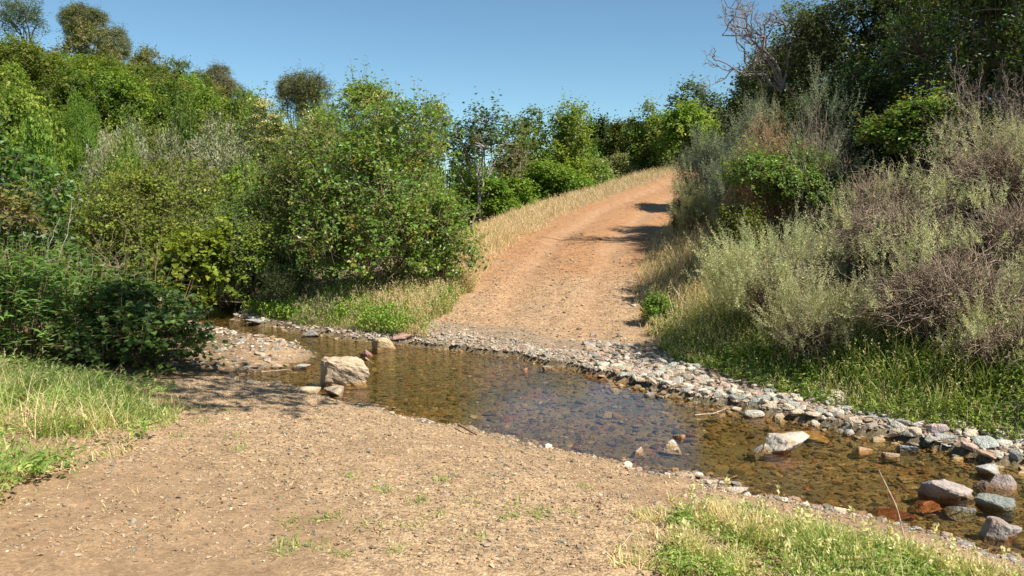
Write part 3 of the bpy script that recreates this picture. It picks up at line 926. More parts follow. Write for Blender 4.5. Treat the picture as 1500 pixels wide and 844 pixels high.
def plant(name, label, cat, box, Y, pal, leaf=(.06, .045), ncl=1500, per=9, nlobe=14, bark='brown', stems=9, rad=.018, twigs=140, z0f=.04, dx=0.8,
          group=None, seed=0, mat=None, tipcol=None, clump=.16, up=.25, tree=False, wide=.45, flowers=None, tipshoots=.12, zadd=0, X=None, crown_px=0, ragged=.14, spread=None, keep_top=False):
    """box = (px0, px1, pytop) of the photograph"""
    rng = np.random.default_rng(seed + 1000)
    px0, px1, pyt = box
    a = at_depth(px0, 300, Y); b = at_depth(px1, 300, Y)
    cx = (a[0] + b[0]) / 2; rx = (b[0] - a[0]) / 2
    gz = h1(cx, Y)
    h = at_depth((px0 + px1) / 2, pyt, Y)[2] - gz
    h = max(h, .4)
    root = empty(name, (cx, Y, gz), label, cat, group)
    z0 = h * z0f if not crown_px else h - crown_px / F * Y
    if crown_px: z0f = max(z0 / h, .21)
    C, Rd = lobes(rng, nlobe, rx, rx * dx, z0, h, z0f < .2)
    v, f, c, pos, tw = crown(rng, C, Rd, ncl, per, leaf[0], leaf[1], pal, up, clump, ragged, .2, tipcol, wide, tipshoots)
    sh = np.stack([pos - tw * SHOOT[0][:, None] * .5, pos + tw * SHOOT[0][:, None] * .5, pos + tw * SHOOT[0][:, None]], 1)
    # fit the crown to its size in the photograph
    hi = np.quantile(v[:, 2], .997); k = h / hi
    sxy = 2 * rx / (np.quantile(v[:, 0], .985) - np.quantile(v[:, 0], .015))
    v[:, 2] *= k; pos[:, 2] *= k; C[:, 2] *= k
    v[:, :2] *= sxy; pos[:, :2] *= sxy; C[:, :2] *= sxy; sh[..., 2] *= k; sh[..., :2] *= sxy
    v[:, 2] = np.maximum(v[:, 2], H(v[:, 0] + cx, v[:, 1] + Y, False) - gz + .01 + .1 * rng.uniform(size=len(v)) * 0)
    crown_o = link('crown' if tree else 'foliage', make_mesh('crown' if tree else 'foliage', v, f, c), mat or M_LEAF, root)
    V, Q, K = wood(rng, C, Rd, pos, z0, stems, rad, BARKS[bark], (rx * .18 if spread is None else spread), twigs, tree)
    if Y < 34:
        tv, tq = tubes(sh, np.array([1, .7, .4])[None] * np.full((len(sh), 1), .0028 + .00012 * Y), 3)
        K = np.concatenate([K, np.tile(np.array(BARKS[bark]) * .9, (len(tv), 1))]); Q = np.concatenate([Q, tq + len(V)]); V = np.concatenate([V, tv])
    link('trunk' if tree else 'stems', make_mesh('stems', V, Q, K, True), M_BARK, root)
    if flowers:
        nf, fc, fs = flowers
        top = pos[np.argsort(-(pos[:, 2] + rng.normal(0, h * .16, len(pos))))][:nf]
        fp = np.repeat(top, 40, 0) + rng.normal(0, 1, (nf * 40, 3)) * np.array([fs, fs, fs * .3]) + np.array([0, 0, .08])
        fv, ff, fcol = leaves(fp, rdir(len(fp), rng) * np.array([1, 1, .3]), np.tile([0, 0, 1.], (len(fp), 1)) + rng.normal(0, .3, fp.shape), .05, .045, np.tile(np.array(fc), (len(fp), 1)) * rng.uniform(.8, 1.2, (len(fp), 1)))
        link('blossoms', make_mesh('blossoms', fv, ff, fcol), M_SAGE, root)
    return root


# --- left foreground and creek side
plant('bramble_bush', 'dark broad leaved bramble bush overhanging the near bank at left', 'bush', (85, 294, 384), 11.2, [((.06, .12, .025), 4), ((.085, .16, .032), 3), ((.04, .08, .02), 3), ((.15, .23, .045), .8)],
      (.085, .075), 1250, 6, 13, 'tan', 14, .009, 160, .02, .75, None, 1, M_GLOSSY, None, .2, .2, wide=.5)
plant('mugwort_clump', 'clump of leafy mugwort with narrow leaves at the left edge', 'plant', (-90, 180, 352), 11.5, [((.10, .18, .04), 4), ((.14, .23, .05), 3), ((.07, .13, .032), 3)],
      (.115, .03), 1500, 9, 14, 'tan', 20, .007, 60, .02, .7, None, 2, M_LEAF, None, .2, .7, tipshoots=.5)
plant('maple_tree', 'dark large leaved tree filling the left edge behind the bramble', 'tree', (-190, 112, 148), 14.8, [((.05, .10, .018), 4), ((.075, .13, .024), 3), ((.035, .07, .015), 2), ((.17, .20, .035), 1)],
      (.12, .095), 1900, 7, 16, 'grey', 9, .06, 160, .12, .8, None, 3, M_GLOSSY, None, .28, .1, True)
plant('maple_sapling', 'yellowing leafy spray in front of dark tree at left edge', 'sapling', (-25, 62, 255), 13.0, [((.19, .17, .05), 3), ((.13, .14, .04), 3), ((.22, .14, .07), 1)],
      (.10, .08), 60, 7, 5, 'dead', 6, .012, 30, .35, .6, None, 4, M_LEAF, None, .25)
plant('thicket', 'sunlit yellow green bramble thicket behind the dark bush at left', 'bush', (80, 345, 232), 18.8, YELLOWG + GREENS[:2], (.07, .055), 6800, 7, 22, 'brown', 14, .012, 200, .02, .8, None, 5, None, ((.22, .13, .04), .06), .2)
plant('grape_vine', 'bright lime green vine spilling over the bend of the creek', 'vine', (218, 345, 325), 17.3, [((.15, .20, .02), 4), ((.20, .24, .03), 3), ((.09, .14, .018), 3)],
      (.11, .10), 800, 6, 10, 'brown', 9, .012, 80, .02, .8, None, 6, None, None, .22)
plant('creek_shrub', 'mid green small leaved shrub right of the lime green vine', 'bush', (296, 440, 268), 19.0, GREENS + [((.12, .14, .03), 2)], (.06, .045), 2400, 8, 16, 'grey', 12, .012, 200, .02, .8, None, 7, None, ((.2, .14, .05), .08), .18)
plant('creek_shrub', 'sunlit leafy shrub on the far bank between vine and largest bush', 'bush', (322, 446, 312), 17.6, YELLOWG + GREENS, (.055, .042), 2600, 8, 14, 'grey', 12, .010, 160, .02, .7, None, 61, None, ((.26, .2, .07), .12), .17, .4, tipshoots=.3)
plant('willow_shoot', 'low grey green willow shoots on the far bank near water', 'plant', (376, 446, 386), 16.6, [((.12, .17, .06), 3), ((.16, .20, .09), 2), ((.08, .13, .04), 2)], (.09, .014), 420, 9, 7, 'brown', 8, .006, 30, .05, .8, None, 8, None, None, .2, .7, tipshoots=.4)
# --- big bush in the middle
plant('alder_bush', 'largest rounded green bush left of the dirt road', 'bush', (440, 683, 143), 17.0, [((.105, .185, .026), 4), ((.14, .23, .034), 3.4), ((.07, .13, .022), 3), ((.25, .22, .045), 1.4)],
      (.072, .055), 5200, 8, 26, 'dead', 22, .016, 420, .02, .8, None, 9, M_GLOSSY, ((.22, .13, .035), .22), .2, .35, spread=.5)
plant('alder_bush', 'green bush adjoining the left side of the largest rounded bush', 'bush', (365, 520, 196), 18.4, GREENS + [((.14, .16, .03), 2)], (.066, .05), 2800, 8, 18, 'dead', 14, .013, 260, .02, .8, None, 10, None, ((.22, .14, .04), .2), .2, .35)
plant('alder_bush', 'low skirt of bush at the right foot of the largest bush', 'bush', (590, 690, 275), 16.6, GREENS, (.07, .055), 900, 8, 9, 'dead', 10, .010, 90, .02, .9, None, 11, M_GLOSSY, None, .18, .2)
plant('elder_tree', 'elder with cream blossoms rising above the largest bush', 'tree', (492, 598, 107), 21.5, YELLOWG + GREENS, (.10, .045), 1300, 8, 12, 'grey', 8, .03, 120, .3, .9, None, 12, None, None, .24, .3, flowers=(55, (.72, .64, .32), .08))
plant('elder_tree', 'airy elder on the right shoulder of the largest bush', 'tree', (588, 652, 140), 22.0, OLIVE + GREENS, (.10, .045), 620, 7, 8, 'grey', 7, .02, 90, .3, .9, None, 13, None, None, .24, .3, flowers=(18, (.68, .6, .3), .07))
plant('elder_tree', 'elder covered in cream blossoms left of the largest bush', 'tree', (362, 478, 140), 24.0, YELLOWG + OLIVE, (.10, .05), 1700, 8, 14, 'grey', 9, .03, 160, .1, .9, None, 14, None, None, .24, .3, flowers=(95, (.58, .54, .26), .08))
# --- between the big bush and the road
plant('poplar_sapling', 'sparse open tree with several pale bare stems', 'tree', (642, 762, 142), 36.0, [((.05, .085, .03), 4), ((.07, .11, .035), 3), ((.04, .06, .03), 2), ((.16, .12, .06), .5)], (.15, .115), 620, 7, 13, 'pale', 13, .055, 200, .40, .8, None, 15, M_GLOSSY, None, .3, .3, ragged=.3, spread=.25, tipshoots=.35)
plant('roadside_shrub', 'green shrub under the sparse pale stemmed tree', 'bush', (648, 752, 246), 38, GREENS, (.12, .09), 2000, 8, 12, 'brown', 9, .012, 130, .02, .8, None, 16, None, ((.18, .16, .05), .1), .2)
plant('bare_shrub', 'grey leafless twiggy shrub between the green bushes', 'bush', (716, 780, 200), 37, [((.18, .13, .08), 1), ((.12, .11, .05), 1)], (.09, .045), 130, 5, 9, 'dead', 18, .022, 520, .2, .8, None, 17, None, None, .15)
plant('roadside_tree', 'olive green tree behind the grey leafless shrub', 'tree', (718, 806, 160), 45.0, OLIVE + GREENS, (.14, .10), 2100, 7, 14, 'grey', 8, .04, 120, .08, .9, None, 18, None, None, .24)
plant('roadside_tree', 'pale tipped bushy tree with the tallest top left of road', 'tree', (786, 868, 148), 44, GREENS + YELLOWG, (.14, .10), 2300, 7, 16, 'grey', 8, .04, 120, .06, .9, None, 19, None, ((.26, .24, .09), .25), .24, tipshoots=.3)
plant('roadside_shrub', 'bright green bush hugging the outer bend of the road', 'bush', (772, 872, 236), 39, FRESH, (.11, .085), 2800, 8, 12, 'brown', 10, .012, 120, .02, .8, None, 20, None, None, .2)
plant('roadside_shrub', 'green bush below the pale tipped tree at the verge', 'bush', (690, 800, 256), 36.5, GREENS + FRESH, (.11, .085), 2300, 8, 12, 'brown', 9, .012, 110, .02, .8, None, 21, None, None, .2)
# --- shrubs at the top of the road
plant('oak_tree', 'dark oak with a gap of sky beneath its crown', 'tree', (842, 906, 172), 56.0, DARKG, (.2, .15), 1500, 7, 12, 'dark', 9, .12, 90, .42, .9, None, 22, None, None, .4, .1, True)
plant('oak_tree', 'distant rounded oak rising behind the crest of the road', 'tree', (972, 1062, 117), 62.0, [((.07, .095, .04), 4), ((.09, .115, .05), 3), ((.05, .07, .03), 2)], (.2, .14), 1500, 7, 13, 'grey', 9, .12, 110, .35, .9, None, 23, None, None, .45, .1, True)
plant('crest_shrub', 'dark green shrub right of the oak with the sky gap', 'bush', (884, 932, 176), 50.0, OLIVE + DARKG, (.15, .11), 1300, 7, 10, 'grey', 6, .03, 60, .02, .9, None, 24, None, None, .3)
plant('crest_shrub', 'tall olive shrub on the crest left of the bright one', 'bush', (918, 976, 150), 48.0, OLIVE + GREENS, (.15, .11), 1700, 7, 12, 'grey', 6, .03, 60, .02, .9, None, 25, None, None, .3)
plant('crest_shrub', 'bright green rounded shrub on the crest beside the road end', 'bush', (962, 1062, 150), 45.0, FRESH + YELLOWG, (.16, .12), 2300, 7, 14, 'grey', 6, .03, 60, .02, .9, None, 26, None, None, .3)
plant('crest_shrub', 'small orange brown shrub top between the crest bushes', 'bush', (896, 912, 180), 52.0, [((.36, .17, .09), 3), ((.28, .15, .08), 2)], (.14, .1), 180, 6, 4, 'brown', 4, .02, 20, .4, .9, None, 27, None, None, .25)
plant('sagebrush', 'grey green sagebrush on the verge below the crest shrubs', 'bush', (950, 1016, 203), 50.5, SAGE, (.16, .03), 900, 9, 9, 'grey', 6, .02, 40, .02, .9, None, 28, M_SAGE, None, .3, .6, tipshoots=.4)
for k, (b, Yv, pl, lb) in enumerate([((872, 935, 224), 46, OLIVE + SILVER, 'greyish low shrub beside the dry verge of the upper road'), ((915, 965, 216), 49, GREENS + OLIVE, 'green low shrub in front of the tall olive shrub'),
                              ((985, 1045, 208), 53, OLIVE + GREENS, 'olive low shrub at the very end of the road'), ((850, 898, 230), 44, SILVER + GREENS, 'pale low shrub just right of the bright green bend bush'),
                              ((820, 880, 203), 47, GREENS, 'mid green shrub behind the bright green bend bush')]):
    plant('verge_shrub', lb, 'bush', b, Yv, pl, (.12, .07), 900, 8, 9, 'grey', 6, .015, 50, .02, .8, None, 40 + k, None, None, .25)

# --- sagebrush and twigs on the right bank
def sagebrush(name, label, box, Y, nspike, nbare, pal=SAGE, seed=0, bark='dead', spike=(.14, .32), per=26, leaf=(.044, .011), dx=.7, spread=1.0, up=1.0, patch=None, group=None, z0f=.25):
    rng = np.random.default_rng(seed + 2000)
    px0, px1, pyt = box
    a = at_depth(px0, 300, Y); b = at_depth(px1, 300, Y)
    cx = (a[0] + b[0]) / 2; rx = (b[0] - a[0]) / 2; gz = h1(cx, Y)
    h = max(at_depth((px0 + px1) / 2, pyt, Y)[2] - gz, .5)
    root = empty(name, (cx, Y, gz), label, 'bush', group)
    def env(n, lo, hi):
        d = rdir(n, rng); d[:, 2] = np.abs(d[:, 2]) * 1.0 - .15
        d = unit(d)
        w = .42 + .95 * fbm(np.arctan2(d[:, 1], d[:, 0]) * 1.6 + 9, d[:, 2] * 2.5 + seed, 50 + seed, 3)
        return d * (rng.uniform(lo, hi, n) * w)[:, None] * np.array([rx, rx * dx, h * (1 - z0f) * .92]) + np.array([0, 0, h * z0f]), d
    npl = max(nspike // 11, 20)
    pc, pd = env(npl, .7, 1.05)
    pd = unit(pd * .6 + np.array([0, 0, up]) + rng.normal(0, .3, pd.shape))
    own = rng.integers(0, npl, nspike)
    psz = rng.uniform(.6, 1.5, npl)
    tips = pc[own] + rng.normal(0, .075, (nspike, 3)) * psz[own][:, None] + pd[own] * rng.uniform(-.12, .3, (nspike, 1)) * psz[own][:, None]
    dirs = pd[own]
    ptone = rng.uniform(.8, 1.2, (npl, 1))[own]
    if patch is not None:   # foliage only in patches, bare twigs elsewhere
        keep = fbm(tips[:, 0] * 1.9 + seed, tips[:, 2] * 1.9 + tips[:, 1], 60 + seed, 2) > patch
        tips = tips[keep]; dirs = dirs[keep]; ptone = ptone[keep]; own = own[keep]; nspike = len(tips)
    L = rng.uniform(*spike, nspike) * np.clip(psz[own], .7, 1.3)
    sd = unit(dirs * 1.2 + np.array([0, 0, .25 * up]) + rng.normal(0, .3, (nspike, 3)))
    bend = rng.normal(0, .16, (nspike, 3))
    t = np.linspace(0, 1, per)[None, :] + rng.normal(0, .03, (nspike, per))
    p = tips[:, None] + (sd[:, None] * t[..., None] + bend[:, None] * (t ** 2)[..., None]) * L[:, None, None]
    side = unit(np.cross(sd, rdir(nspike, rng))); b2 = np.cross(sd, side)
    ang = np.arange(per) * 2.4
    out = side[:, None] * np.cos(ang)[None, :, None] + b2[:, None] * np.sin(ang)[None, :, None]
    ld = unit(out + sd[:, None] * .9 + rng.normal(0, .2, p.shape))
    ln = unit(np.cross(ld, sd[:, None]) + rng.normal(0, .5, p.shape))
    m = nspike * per
    cc = np.repeat(pick(pal, nspike, rng) * rng.uniform(.85, 1.15, (nspike, 1)) * ptone, per, 0) * (1 + rng.normal(0, .12, (m, 1)))
    s = (1.1 - .55 * t.reshape(-1)) * rng.uniform(.7, 1.2, m)
    v, f, c = leaves(p.reshape(-1, 3), ld.reshape(-1, 3), ln.reshape(-1, 3), leaf[0] * s, leaf[1] * s, np.clip(cc, .01, .7), .1)
    link('foliage', make_mesh('foliage', v, f, c), M_SAGE, root)
    # woody stems
    A = np.stack([rng.normal(0, rx * .16, nbare), rng.normal(0, rx * .12, nbare), np.full(nbare, -.1) + rng.uniform(0, .2, nbare)], -1)
    B, _ = env(nbare, .45, 1.0)
    mid = .5 * (A + B)
    P = curve_paths(A, B, 9, rng, .16, .09)
    rs = np.linspace(1, .3, 9)[None] * rng.uniform(.005, .014, (nbare, 1))
    V1, Q1 = tubes(P, rs, 4)
    # side twigs
    nt_ = nbare * 3
    who = rng.integers(0, nbare, nt_); at_ = rng.integers(3, 9, nt_)
    A2 = P[who, at_]
    B2 = A2 + unit(unit(B[who] - A[who]) * .7 + rdir(nt_, rng) + np.array([0, 0, .25])) * rng.uniform(.12, .42, (nt_, 1))
    P2 = curve_paths(A2, B2, 6, rng, .05, .1)
    V2, Q2 = tubes(P2, np.linspace(1, .4, 6)[None] * rng.uniform(.003, .006, (nt_, 1)), 3)
    V = np.concatenate([V1, V2]); Q = np.concatenate([Q1, Q2 + len(V1)])
    K = np.array(BARKS[bark]) * rng.uniform(.65, 1.25, (len(V) // 3 + 1, 1)).repeat(3, 0)[:len(V)]
    link('stems', make_mesh('stems', V, Q, K, True), M_BARK, root)
    return root


sagebrush('sagebrush', 'full pale sagebrush with dense feathery foliage on lower right bank', (1035, 1262, 338), 11.6, 2300, 340, seed=1, dx=.8, patch=.36, spike=(.16, .38))
sagebrush('sagebrush', 'low pale sagebrush in front of the full one at bank foot', (1110, 1300, 418), 10.4, 800, 240, seed=2, patch=.40)
sagebrush('sagebrush', 'sprawling half bare sagebrush nearest the stony beach at right', (1240, 1560, 345), 9.6, 1150, 950, seed=3, patch=.52, spike=(.16, .38), dx=.6)
sagebrush('sagebrush', 'bare tangled sagebrush in the middle of the right bank', (1195, 1440, 262), 11.6, 700, 1050, seed=4, patch=.56, dx=.8)
sagebrush('sagebrush', 'tall sagebrush with pale upright plumes at the right edge', (1345, 1590, 188), 11.8, 1700, 620, seed=5, patch=.44, spike=(.2, .42), dx=.8)
sagebrush('sagebrush', 'low sagebrush drooping over the weeds at the right edge', (1400, 1570, 455), 8.8, 560, 200, seed=6, patch=.38)
sagebrush('sagebrush', 'half bare sagebrush between the pale plumes and the bright bush', (1225, 1350, 232), 12.6, 350, 560, seed=12, patch=.52, spike=(.16, .34), dx=.9)
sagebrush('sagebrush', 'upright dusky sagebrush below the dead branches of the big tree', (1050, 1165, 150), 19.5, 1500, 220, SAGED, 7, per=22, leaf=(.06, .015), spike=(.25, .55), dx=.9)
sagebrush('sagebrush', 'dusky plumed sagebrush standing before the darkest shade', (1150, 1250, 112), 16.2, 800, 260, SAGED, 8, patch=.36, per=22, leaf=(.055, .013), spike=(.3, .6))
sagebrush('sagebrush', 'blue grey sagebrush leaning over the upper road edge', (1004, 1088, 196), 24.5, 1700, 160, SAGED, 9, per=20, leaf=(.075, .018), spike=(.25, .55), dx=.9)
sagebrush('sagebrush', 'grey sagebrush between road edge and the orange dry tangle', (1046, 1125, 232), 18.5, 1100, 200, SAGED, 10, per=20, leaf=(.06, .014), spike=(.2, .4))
sagebrush('sagebrush', 'pale sagebrush at the roadside next to the green tuft', (992, 1040, 256), 21.0, 600, 120, SAGE, 11, per=20, leaf=(.065, .016))

sagebrush('sagebrush', 'small grey sagebrush filling the slope at the right edge', (1395, 1560, 288), 10.5, 600, 480, seed=16, patch=.48, spike=(.16, .36))
sagebrush('sagebrush', 'half bare sagebrush outside the right frame edge above the beach', (1540, 1790, 360), 9.2, 600, 420, seed=14, patch=.45, spike=(.16, .38))
sagebrush('sagebrush', 'plumed sagebrush outside the right frame edge on the bank', (1560, 1830, 215), 11.8, 900, 420, seed=15, patch=.42)
# --- green bushes and trees on the right bank
plant('coffeeberry_bush', 'bright small leaved green bush in the middle of right bank', 'bush', (1072, 1243, 206), 15.2, [((.10, .17, .024), 4), ((.14, .21, .03), 3), ((.06, .11, .018), 3), ((.2, .22, .04), 1)],
      (.055, .042), 3400, 8, 11, 'brown', 14, .012, 240, .22, .8, None, 50, M_GLOSSY, ((.2, .15, .04), .12), .16)
plant('coffeeberry_bush', 'lower green bush spilling toward road below the bright one', 'bush', (1048, 1115, 292), 14.8, GREENS + OLIVE, (.05, .038), 1500, 8, 10, 'brown', 9, .010, 120, .03, .8, None, 51, None, ((.2, .15, .04), .12), .15)
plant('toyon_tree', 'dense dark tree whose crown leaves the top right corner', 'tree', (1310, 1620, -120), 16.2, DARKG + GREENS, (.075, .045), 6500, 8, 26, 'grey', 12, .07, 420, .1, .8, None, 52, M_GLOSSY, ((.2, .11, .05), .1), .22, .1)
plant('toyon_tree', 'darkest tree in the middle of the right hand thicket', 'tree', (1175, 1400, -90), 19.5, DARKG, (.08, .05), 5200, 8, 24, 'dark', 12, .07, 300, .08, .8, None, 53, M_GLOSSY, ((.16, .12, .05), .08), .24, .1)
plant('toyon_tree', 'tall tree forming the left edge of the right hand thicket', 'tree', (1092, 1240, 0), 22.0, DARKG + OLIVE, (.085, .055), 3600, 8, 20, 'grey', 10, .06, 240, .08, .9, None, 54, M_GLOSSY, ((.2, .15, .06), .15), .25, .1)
plant('toyon_tree', 'sunlit green bough of leaves hanging before the dark thicket', 'tree', (1268, 1392, 128), 14.4, GREENS, (.06, .045), 1700, 8, 12, 'brown', 9, .02, 160, .35, .8, None, 55, M_GLOSSY, ((.22, .11, .05), .2), .18, .1)
plant('live_oak', 'dark tree on the bank top above the upper road', 'tree', (1075, 1195, 62), 28.5, DARKG + OLIVE, (.12, .08), 2400, 8, 16, 'dark', 9, .06, 120, .1, .9, None, 56, M_GLOSSY, None, .3, .1)
plant('live_oak', 'small dark bush overhanging the sunny part of the road', 'bush', (1058, 1130, 92), 29.5, DARKG + OLIVE, (.12, .08), 1300, 8, 10, 'dark', 7, .04, 90, .15, .9, None, 57, M_GLOSSY, None, .3, .1)
plant('live_oak', 'dark tree outside the frame behind the right sagebrush', 'tree', (1500, 1760, -40), 13.5, DARKG, (.08, .05), 2200, 8, 14, 'dark', 9, .06, 120, .08, .9, None, 58, M_GLOSSY, None, .25, .1)
plant('tuft_bush', 'small dark green tuft at the right edge of upper road', 'bush', (982, 1012, 280), 22.6, [((.045, .08, .018), 3), ((.07, .10, .022), 2), ((.03, .05, .012), 2)], (.10, .012), 700, 9, 8, 'brown', 6, .008, 20, .02, .8, None, 59, None, None, .16, .5)
plant('weed_bush', 'rounded fresh green weed at the right foot of the road', 'plant', (946, 990, 424), 14.3, FRESH + GREENS, (.045, .03), 1200, 8, 9, 'brown', 8, .006, 40, .02, .9, None, 60, None, None, .13, .4)


def tangle(name, label, cat, box, Y, n, col, seed, droop=0., h0=.1, rad=(.004, .012), depth=3, ln=(.35, .8), updir=.6, kids=3, lean=(0, 0), taper=.35):
    """leafless branching wood"""
    rng = np.random.default_rng(seed + 3000)
    px0, px1, pyt = box
    a = at_depth(px0, 300, Y); b = at_depth(px1, 300, Y)
    cx = (a[0] + b[0]) / 2; rx = (b[0] - a[0]) / 2; gz = h1(cx, Y)
    h = max(at_depth((px0 + px1) / 2, pyt, Y)[2] - gz, .4)
    root = empty(name, (cx, Y, gz), label, cat)
    A = np.stack([rng.normal(0, rx * .25, n), rng.normal(0, rx * .25, n), np.full(n, -.1)], -1)
    d = unit(rdir(n, rng) * np.array([1, 1, .3]) + np.array([lean[0], lean[1], updir]))
    r = rng.uniform(*rad, n) * 1.0
    L = np.full(n, h * .55)
    V, Q, K = [], [], []; off = 0
    for lev in range(depth + 1):
        B = A + d * (L * rng.uniform(.6, 1.1, len(A)))[:, None]
        B[:, 2] -= droop * L * lev * .5
        P = curve_paths(A, B, 7, rng, .05, .1)
        rs = np.linspace(1, .6, 7)[None] * r[:, None]
        v, q = tubes(P, rs, 5 if lev < 2 else 3); V.append(v); Q.append(q + off); off += len(v)
        K.append(np.array(col)[None] * rng.uniform(.7, 1.25, (len(A), 1)).repeat(len(v) // len(A), 0))
        if lev == depth: break
        kk = kids
        idx = np.repeat(np.arange(len(A)), kk)
        at_ = rng.integers(3, 7, len(idx))
        A2 = P[idx, at_]
        d = unit(d[idx] * .75 + rdir(len(idx), rng) * .75 + np.array([0, 0, .12 - droop * .5]))
        r = np.maximum(r[idx] * .55, .0025); L = L[idx] * .58; A = A2
    V = np.concatenate(V); Q = np.concatenate(Q); K = np.concatenate(K)
    s = h / max(np.quantile(V[:, 2], .995), .1)
    V[:, 2] *= s
    sx = 2 * rx / (np.quantile(V[:, 0], .985) - np.quantile(V[:, 0], .015)); V[:, 0] = (V[:, 0]) * sx; V[:, 1] *= sx
    V[:, 0] -= (np.quantile(V[:, 0], .985) + np.quantile(V[:, 0], .015)) / 2
    link('branches', make_mesh('branches', V, Q, K, True), M_BARK, root)
    return root


def snag():
    rng = np.random.default_rng(404)
    Y = 20.3
    A = at_depth(1146, 118, Y); bx = A[0] + .5; bz = h1(bx, Y)
    base = np.array([bx, Y, bz])
    root = empty('dead_tree', base, 'bare grey dead branches reaching into the sky from right thicket', 'tree')
    tr = np.array([(0, 0, -.3), (.15, 0, (A[2] - bz) * .4), (.1, 0, (A[2] - bz) * .75), A - base])
    t = np.linspace(0, 1, 12)
    P = np.stack([np.interp(t, np.linspace(0, 1, 4), tr[:, k]) for k in range(3)], -1)
    v, q = tubes(P[None], np.linspace(.075, .045, 12)[None], 7)
    V, Q = [v], [q]; off = len(v)
    tg = np.array([at_depth(a, b, Y + c) for a, b, c in ((1058, 52, 0), (1074, 28, .4), (1098, 16, -.3), (1062, 92, -.4), (1118, 22, .3), (1090, 62, .2), (1132, 40, -.3))]) - base
    S = np.tile(A - base, (len(tg), 1)); S[:, 2] -= rng.uniform(0, .5, len(tg))
    r = np.full(len(tg), .034)
    for lev in range(4):
        Pp = curve_paths(S, tg, 9, rng, .05 if lev == 0 else 0, .14)
        v, q = tubes(Pp, np.linspace(1, .4, 9)[None] * r[:, None], 5 if lev < 2 else 3); V.append(v); Q.append(q + off); off += len(v)
        n = len(S); kids = 5 if lev < 2 else 4
        idx = np.repeat(np.arange(n), kids); at_ = rng.integers(2, 9, len(idx))
        d = unit(tg - S)[idx]; L = np.linalg.norm(tg - S, axis=1)[idx]
        S = Pp[idx, at_]
        tg = S + unit(d * .6 + rdir(len(idx), rng) * .8 + np.array([-.1, 0, .2])) * (L * rng.uniform(.25, .5, len(idx)))[:, None]
        r = np.maximum(r[idx] * .52, .006)
    V = np.concatenate(V); Q = np.concatenate(Q)
    link('branches', make_mesh('branches', V, Q, np.tile((.24, .20, .185), (len(V), 1)), True), M_BARK, root)


snag()
plant('toyon_tree', 'dark green foliage filling the hollow between thicket trees', 'tree', (1150, 1330, 95), 17.6, DARKG, (.07, .045), 3000, 8, 16, 'dark', 10, .04, 160, .04, .8, None, 62, M_GLOSSY, ((.16, .12, .05), .08), .2, .1)
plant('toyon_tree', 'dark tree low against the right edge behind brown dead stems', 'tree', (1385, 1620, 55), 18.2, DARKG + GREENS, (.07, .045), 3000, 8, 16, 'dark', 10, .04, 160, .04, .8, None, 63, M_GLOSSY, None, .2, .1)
tangle('dry_tangle', 'orange brown tangle of dry drooping twigs on the right bank', 'bush', (1072, 1190, 165), 15.9, 120, (.44, .25, .13), 2, .35, rad=(.006, .012), depth=3, kids=3)
tangle('dry_tangle', 'pale dead twigs crossing the shade above bright green bush', 'bush', (1140, 1250, 165), 15.0, 26, (.36, .29, .24), 3, .05, rad=(.005, .012), depth=3, kids=3)
tangle('dead_thicket', 'brown dead stems massed under dark tree at right edge', 'bush', (1355, 1520, 95), 13.4, 46, (.27, .20, .16), 4, .1, rad=(.006, .016), depth=3, kids=3)
tangle('dead_stalks', 'dry brown stalks standing behind the dark bramble at left', 'plant', (60, 250, 312), 12.6, 18, (.30, .22, .15), 5, 0, rad=(.004, .008), depth=2, kids=2, updir=2.2)
tangle('dead_brush', 'brown dead brush lying on the far bank above water', 'bush', (428, 520, 432), 15.6, 60, (.30, .22, .17), 6, .2, rad=(.003, .006), depth=2, kids=3)
tangle('fallen_branch', 'bare grey branch crossing the dark tree at left edge', 'branch', (-30, 95, 275), 12.2, 3, (.33, .28, .23), 8, 0, rad=(.012, .018), depth=2, kids=2, lean=(.9, 0), updir=.9)

# --- hillside: prototypes copied over the slope
def proto(pal, leaf, ncl, per, nl, seed, mat=None, clump=.12, z0=.03, bark='grey', stems=7, tree=False, tipcol=None, up=.25, ragged=.14, rad=.02):
    rng = np.random.default_rng(seed + 4000)
    C, Rd = lobes(rng, nl, 1, 1, z0 * 2, 2, z0 < .2)
    v, f, c, pos, tw = crown(rng, C, Rd, ncl, per, leaf[0], leaf[1], pal, up, clump, ragged, .2, tipcol, .45, .15)
    v[:, 2] *= 2 / np.quantile(v[:, 2], .997)
    me = make_mesh('foliage', v, f, c); me.materials.append(mat or M_LEAF)
    V, Q, K = wood(rng, C, Rd, pos, z0 * 2, stems, rad, BARKS[bark], .12, 70, tree)
    ms = make_mesh('stems', V, Q, K, True); ms.materials.append(M_BARK)
    return me, ms


PR = {
    'dark': [proto(DARKG + GREENS, (.075, .055), 1700, 8, 16, s) for s in (1, 2, 3)],
    'green': [proto(GREENS + YELLOWG, (.075, .055), 1700, 8, 16, s) for s in (4, 5, 6)],
    'olive': [proto(OLIVE + GREENS, (.07, .05), 1700, 8, 15, s, tipcol=((.2, .19, .07), .2)) for s in (7, 8)],
    'silver': [proto(SILVER, (.075, .03), 1900, 8, 15, s, M_SAGE, tipcol=((.27, .27, .16), .3), bark='pale') for s in (9, 10, 11)],
    'fresh': [proto(FRESH, (.09, .022), 1800, 9, 14, s, up=.7) for s in (12,)],
    'brown': [proto(BROWNG + OLIVE, (.07, .05), 1600, 8, 14, s) for s in (13,)],
    'yellow': [proto(YELLOWG, (.085, .065), 1700, 7, 14, s) for s in (14, 15)],
    'pine': [proto(PINE, (.13, .012), 1900, 12, 12, s, M_SAGE, .1, .3, 'grey', 9, True, rad=.035) for s in (16, 17)],
}
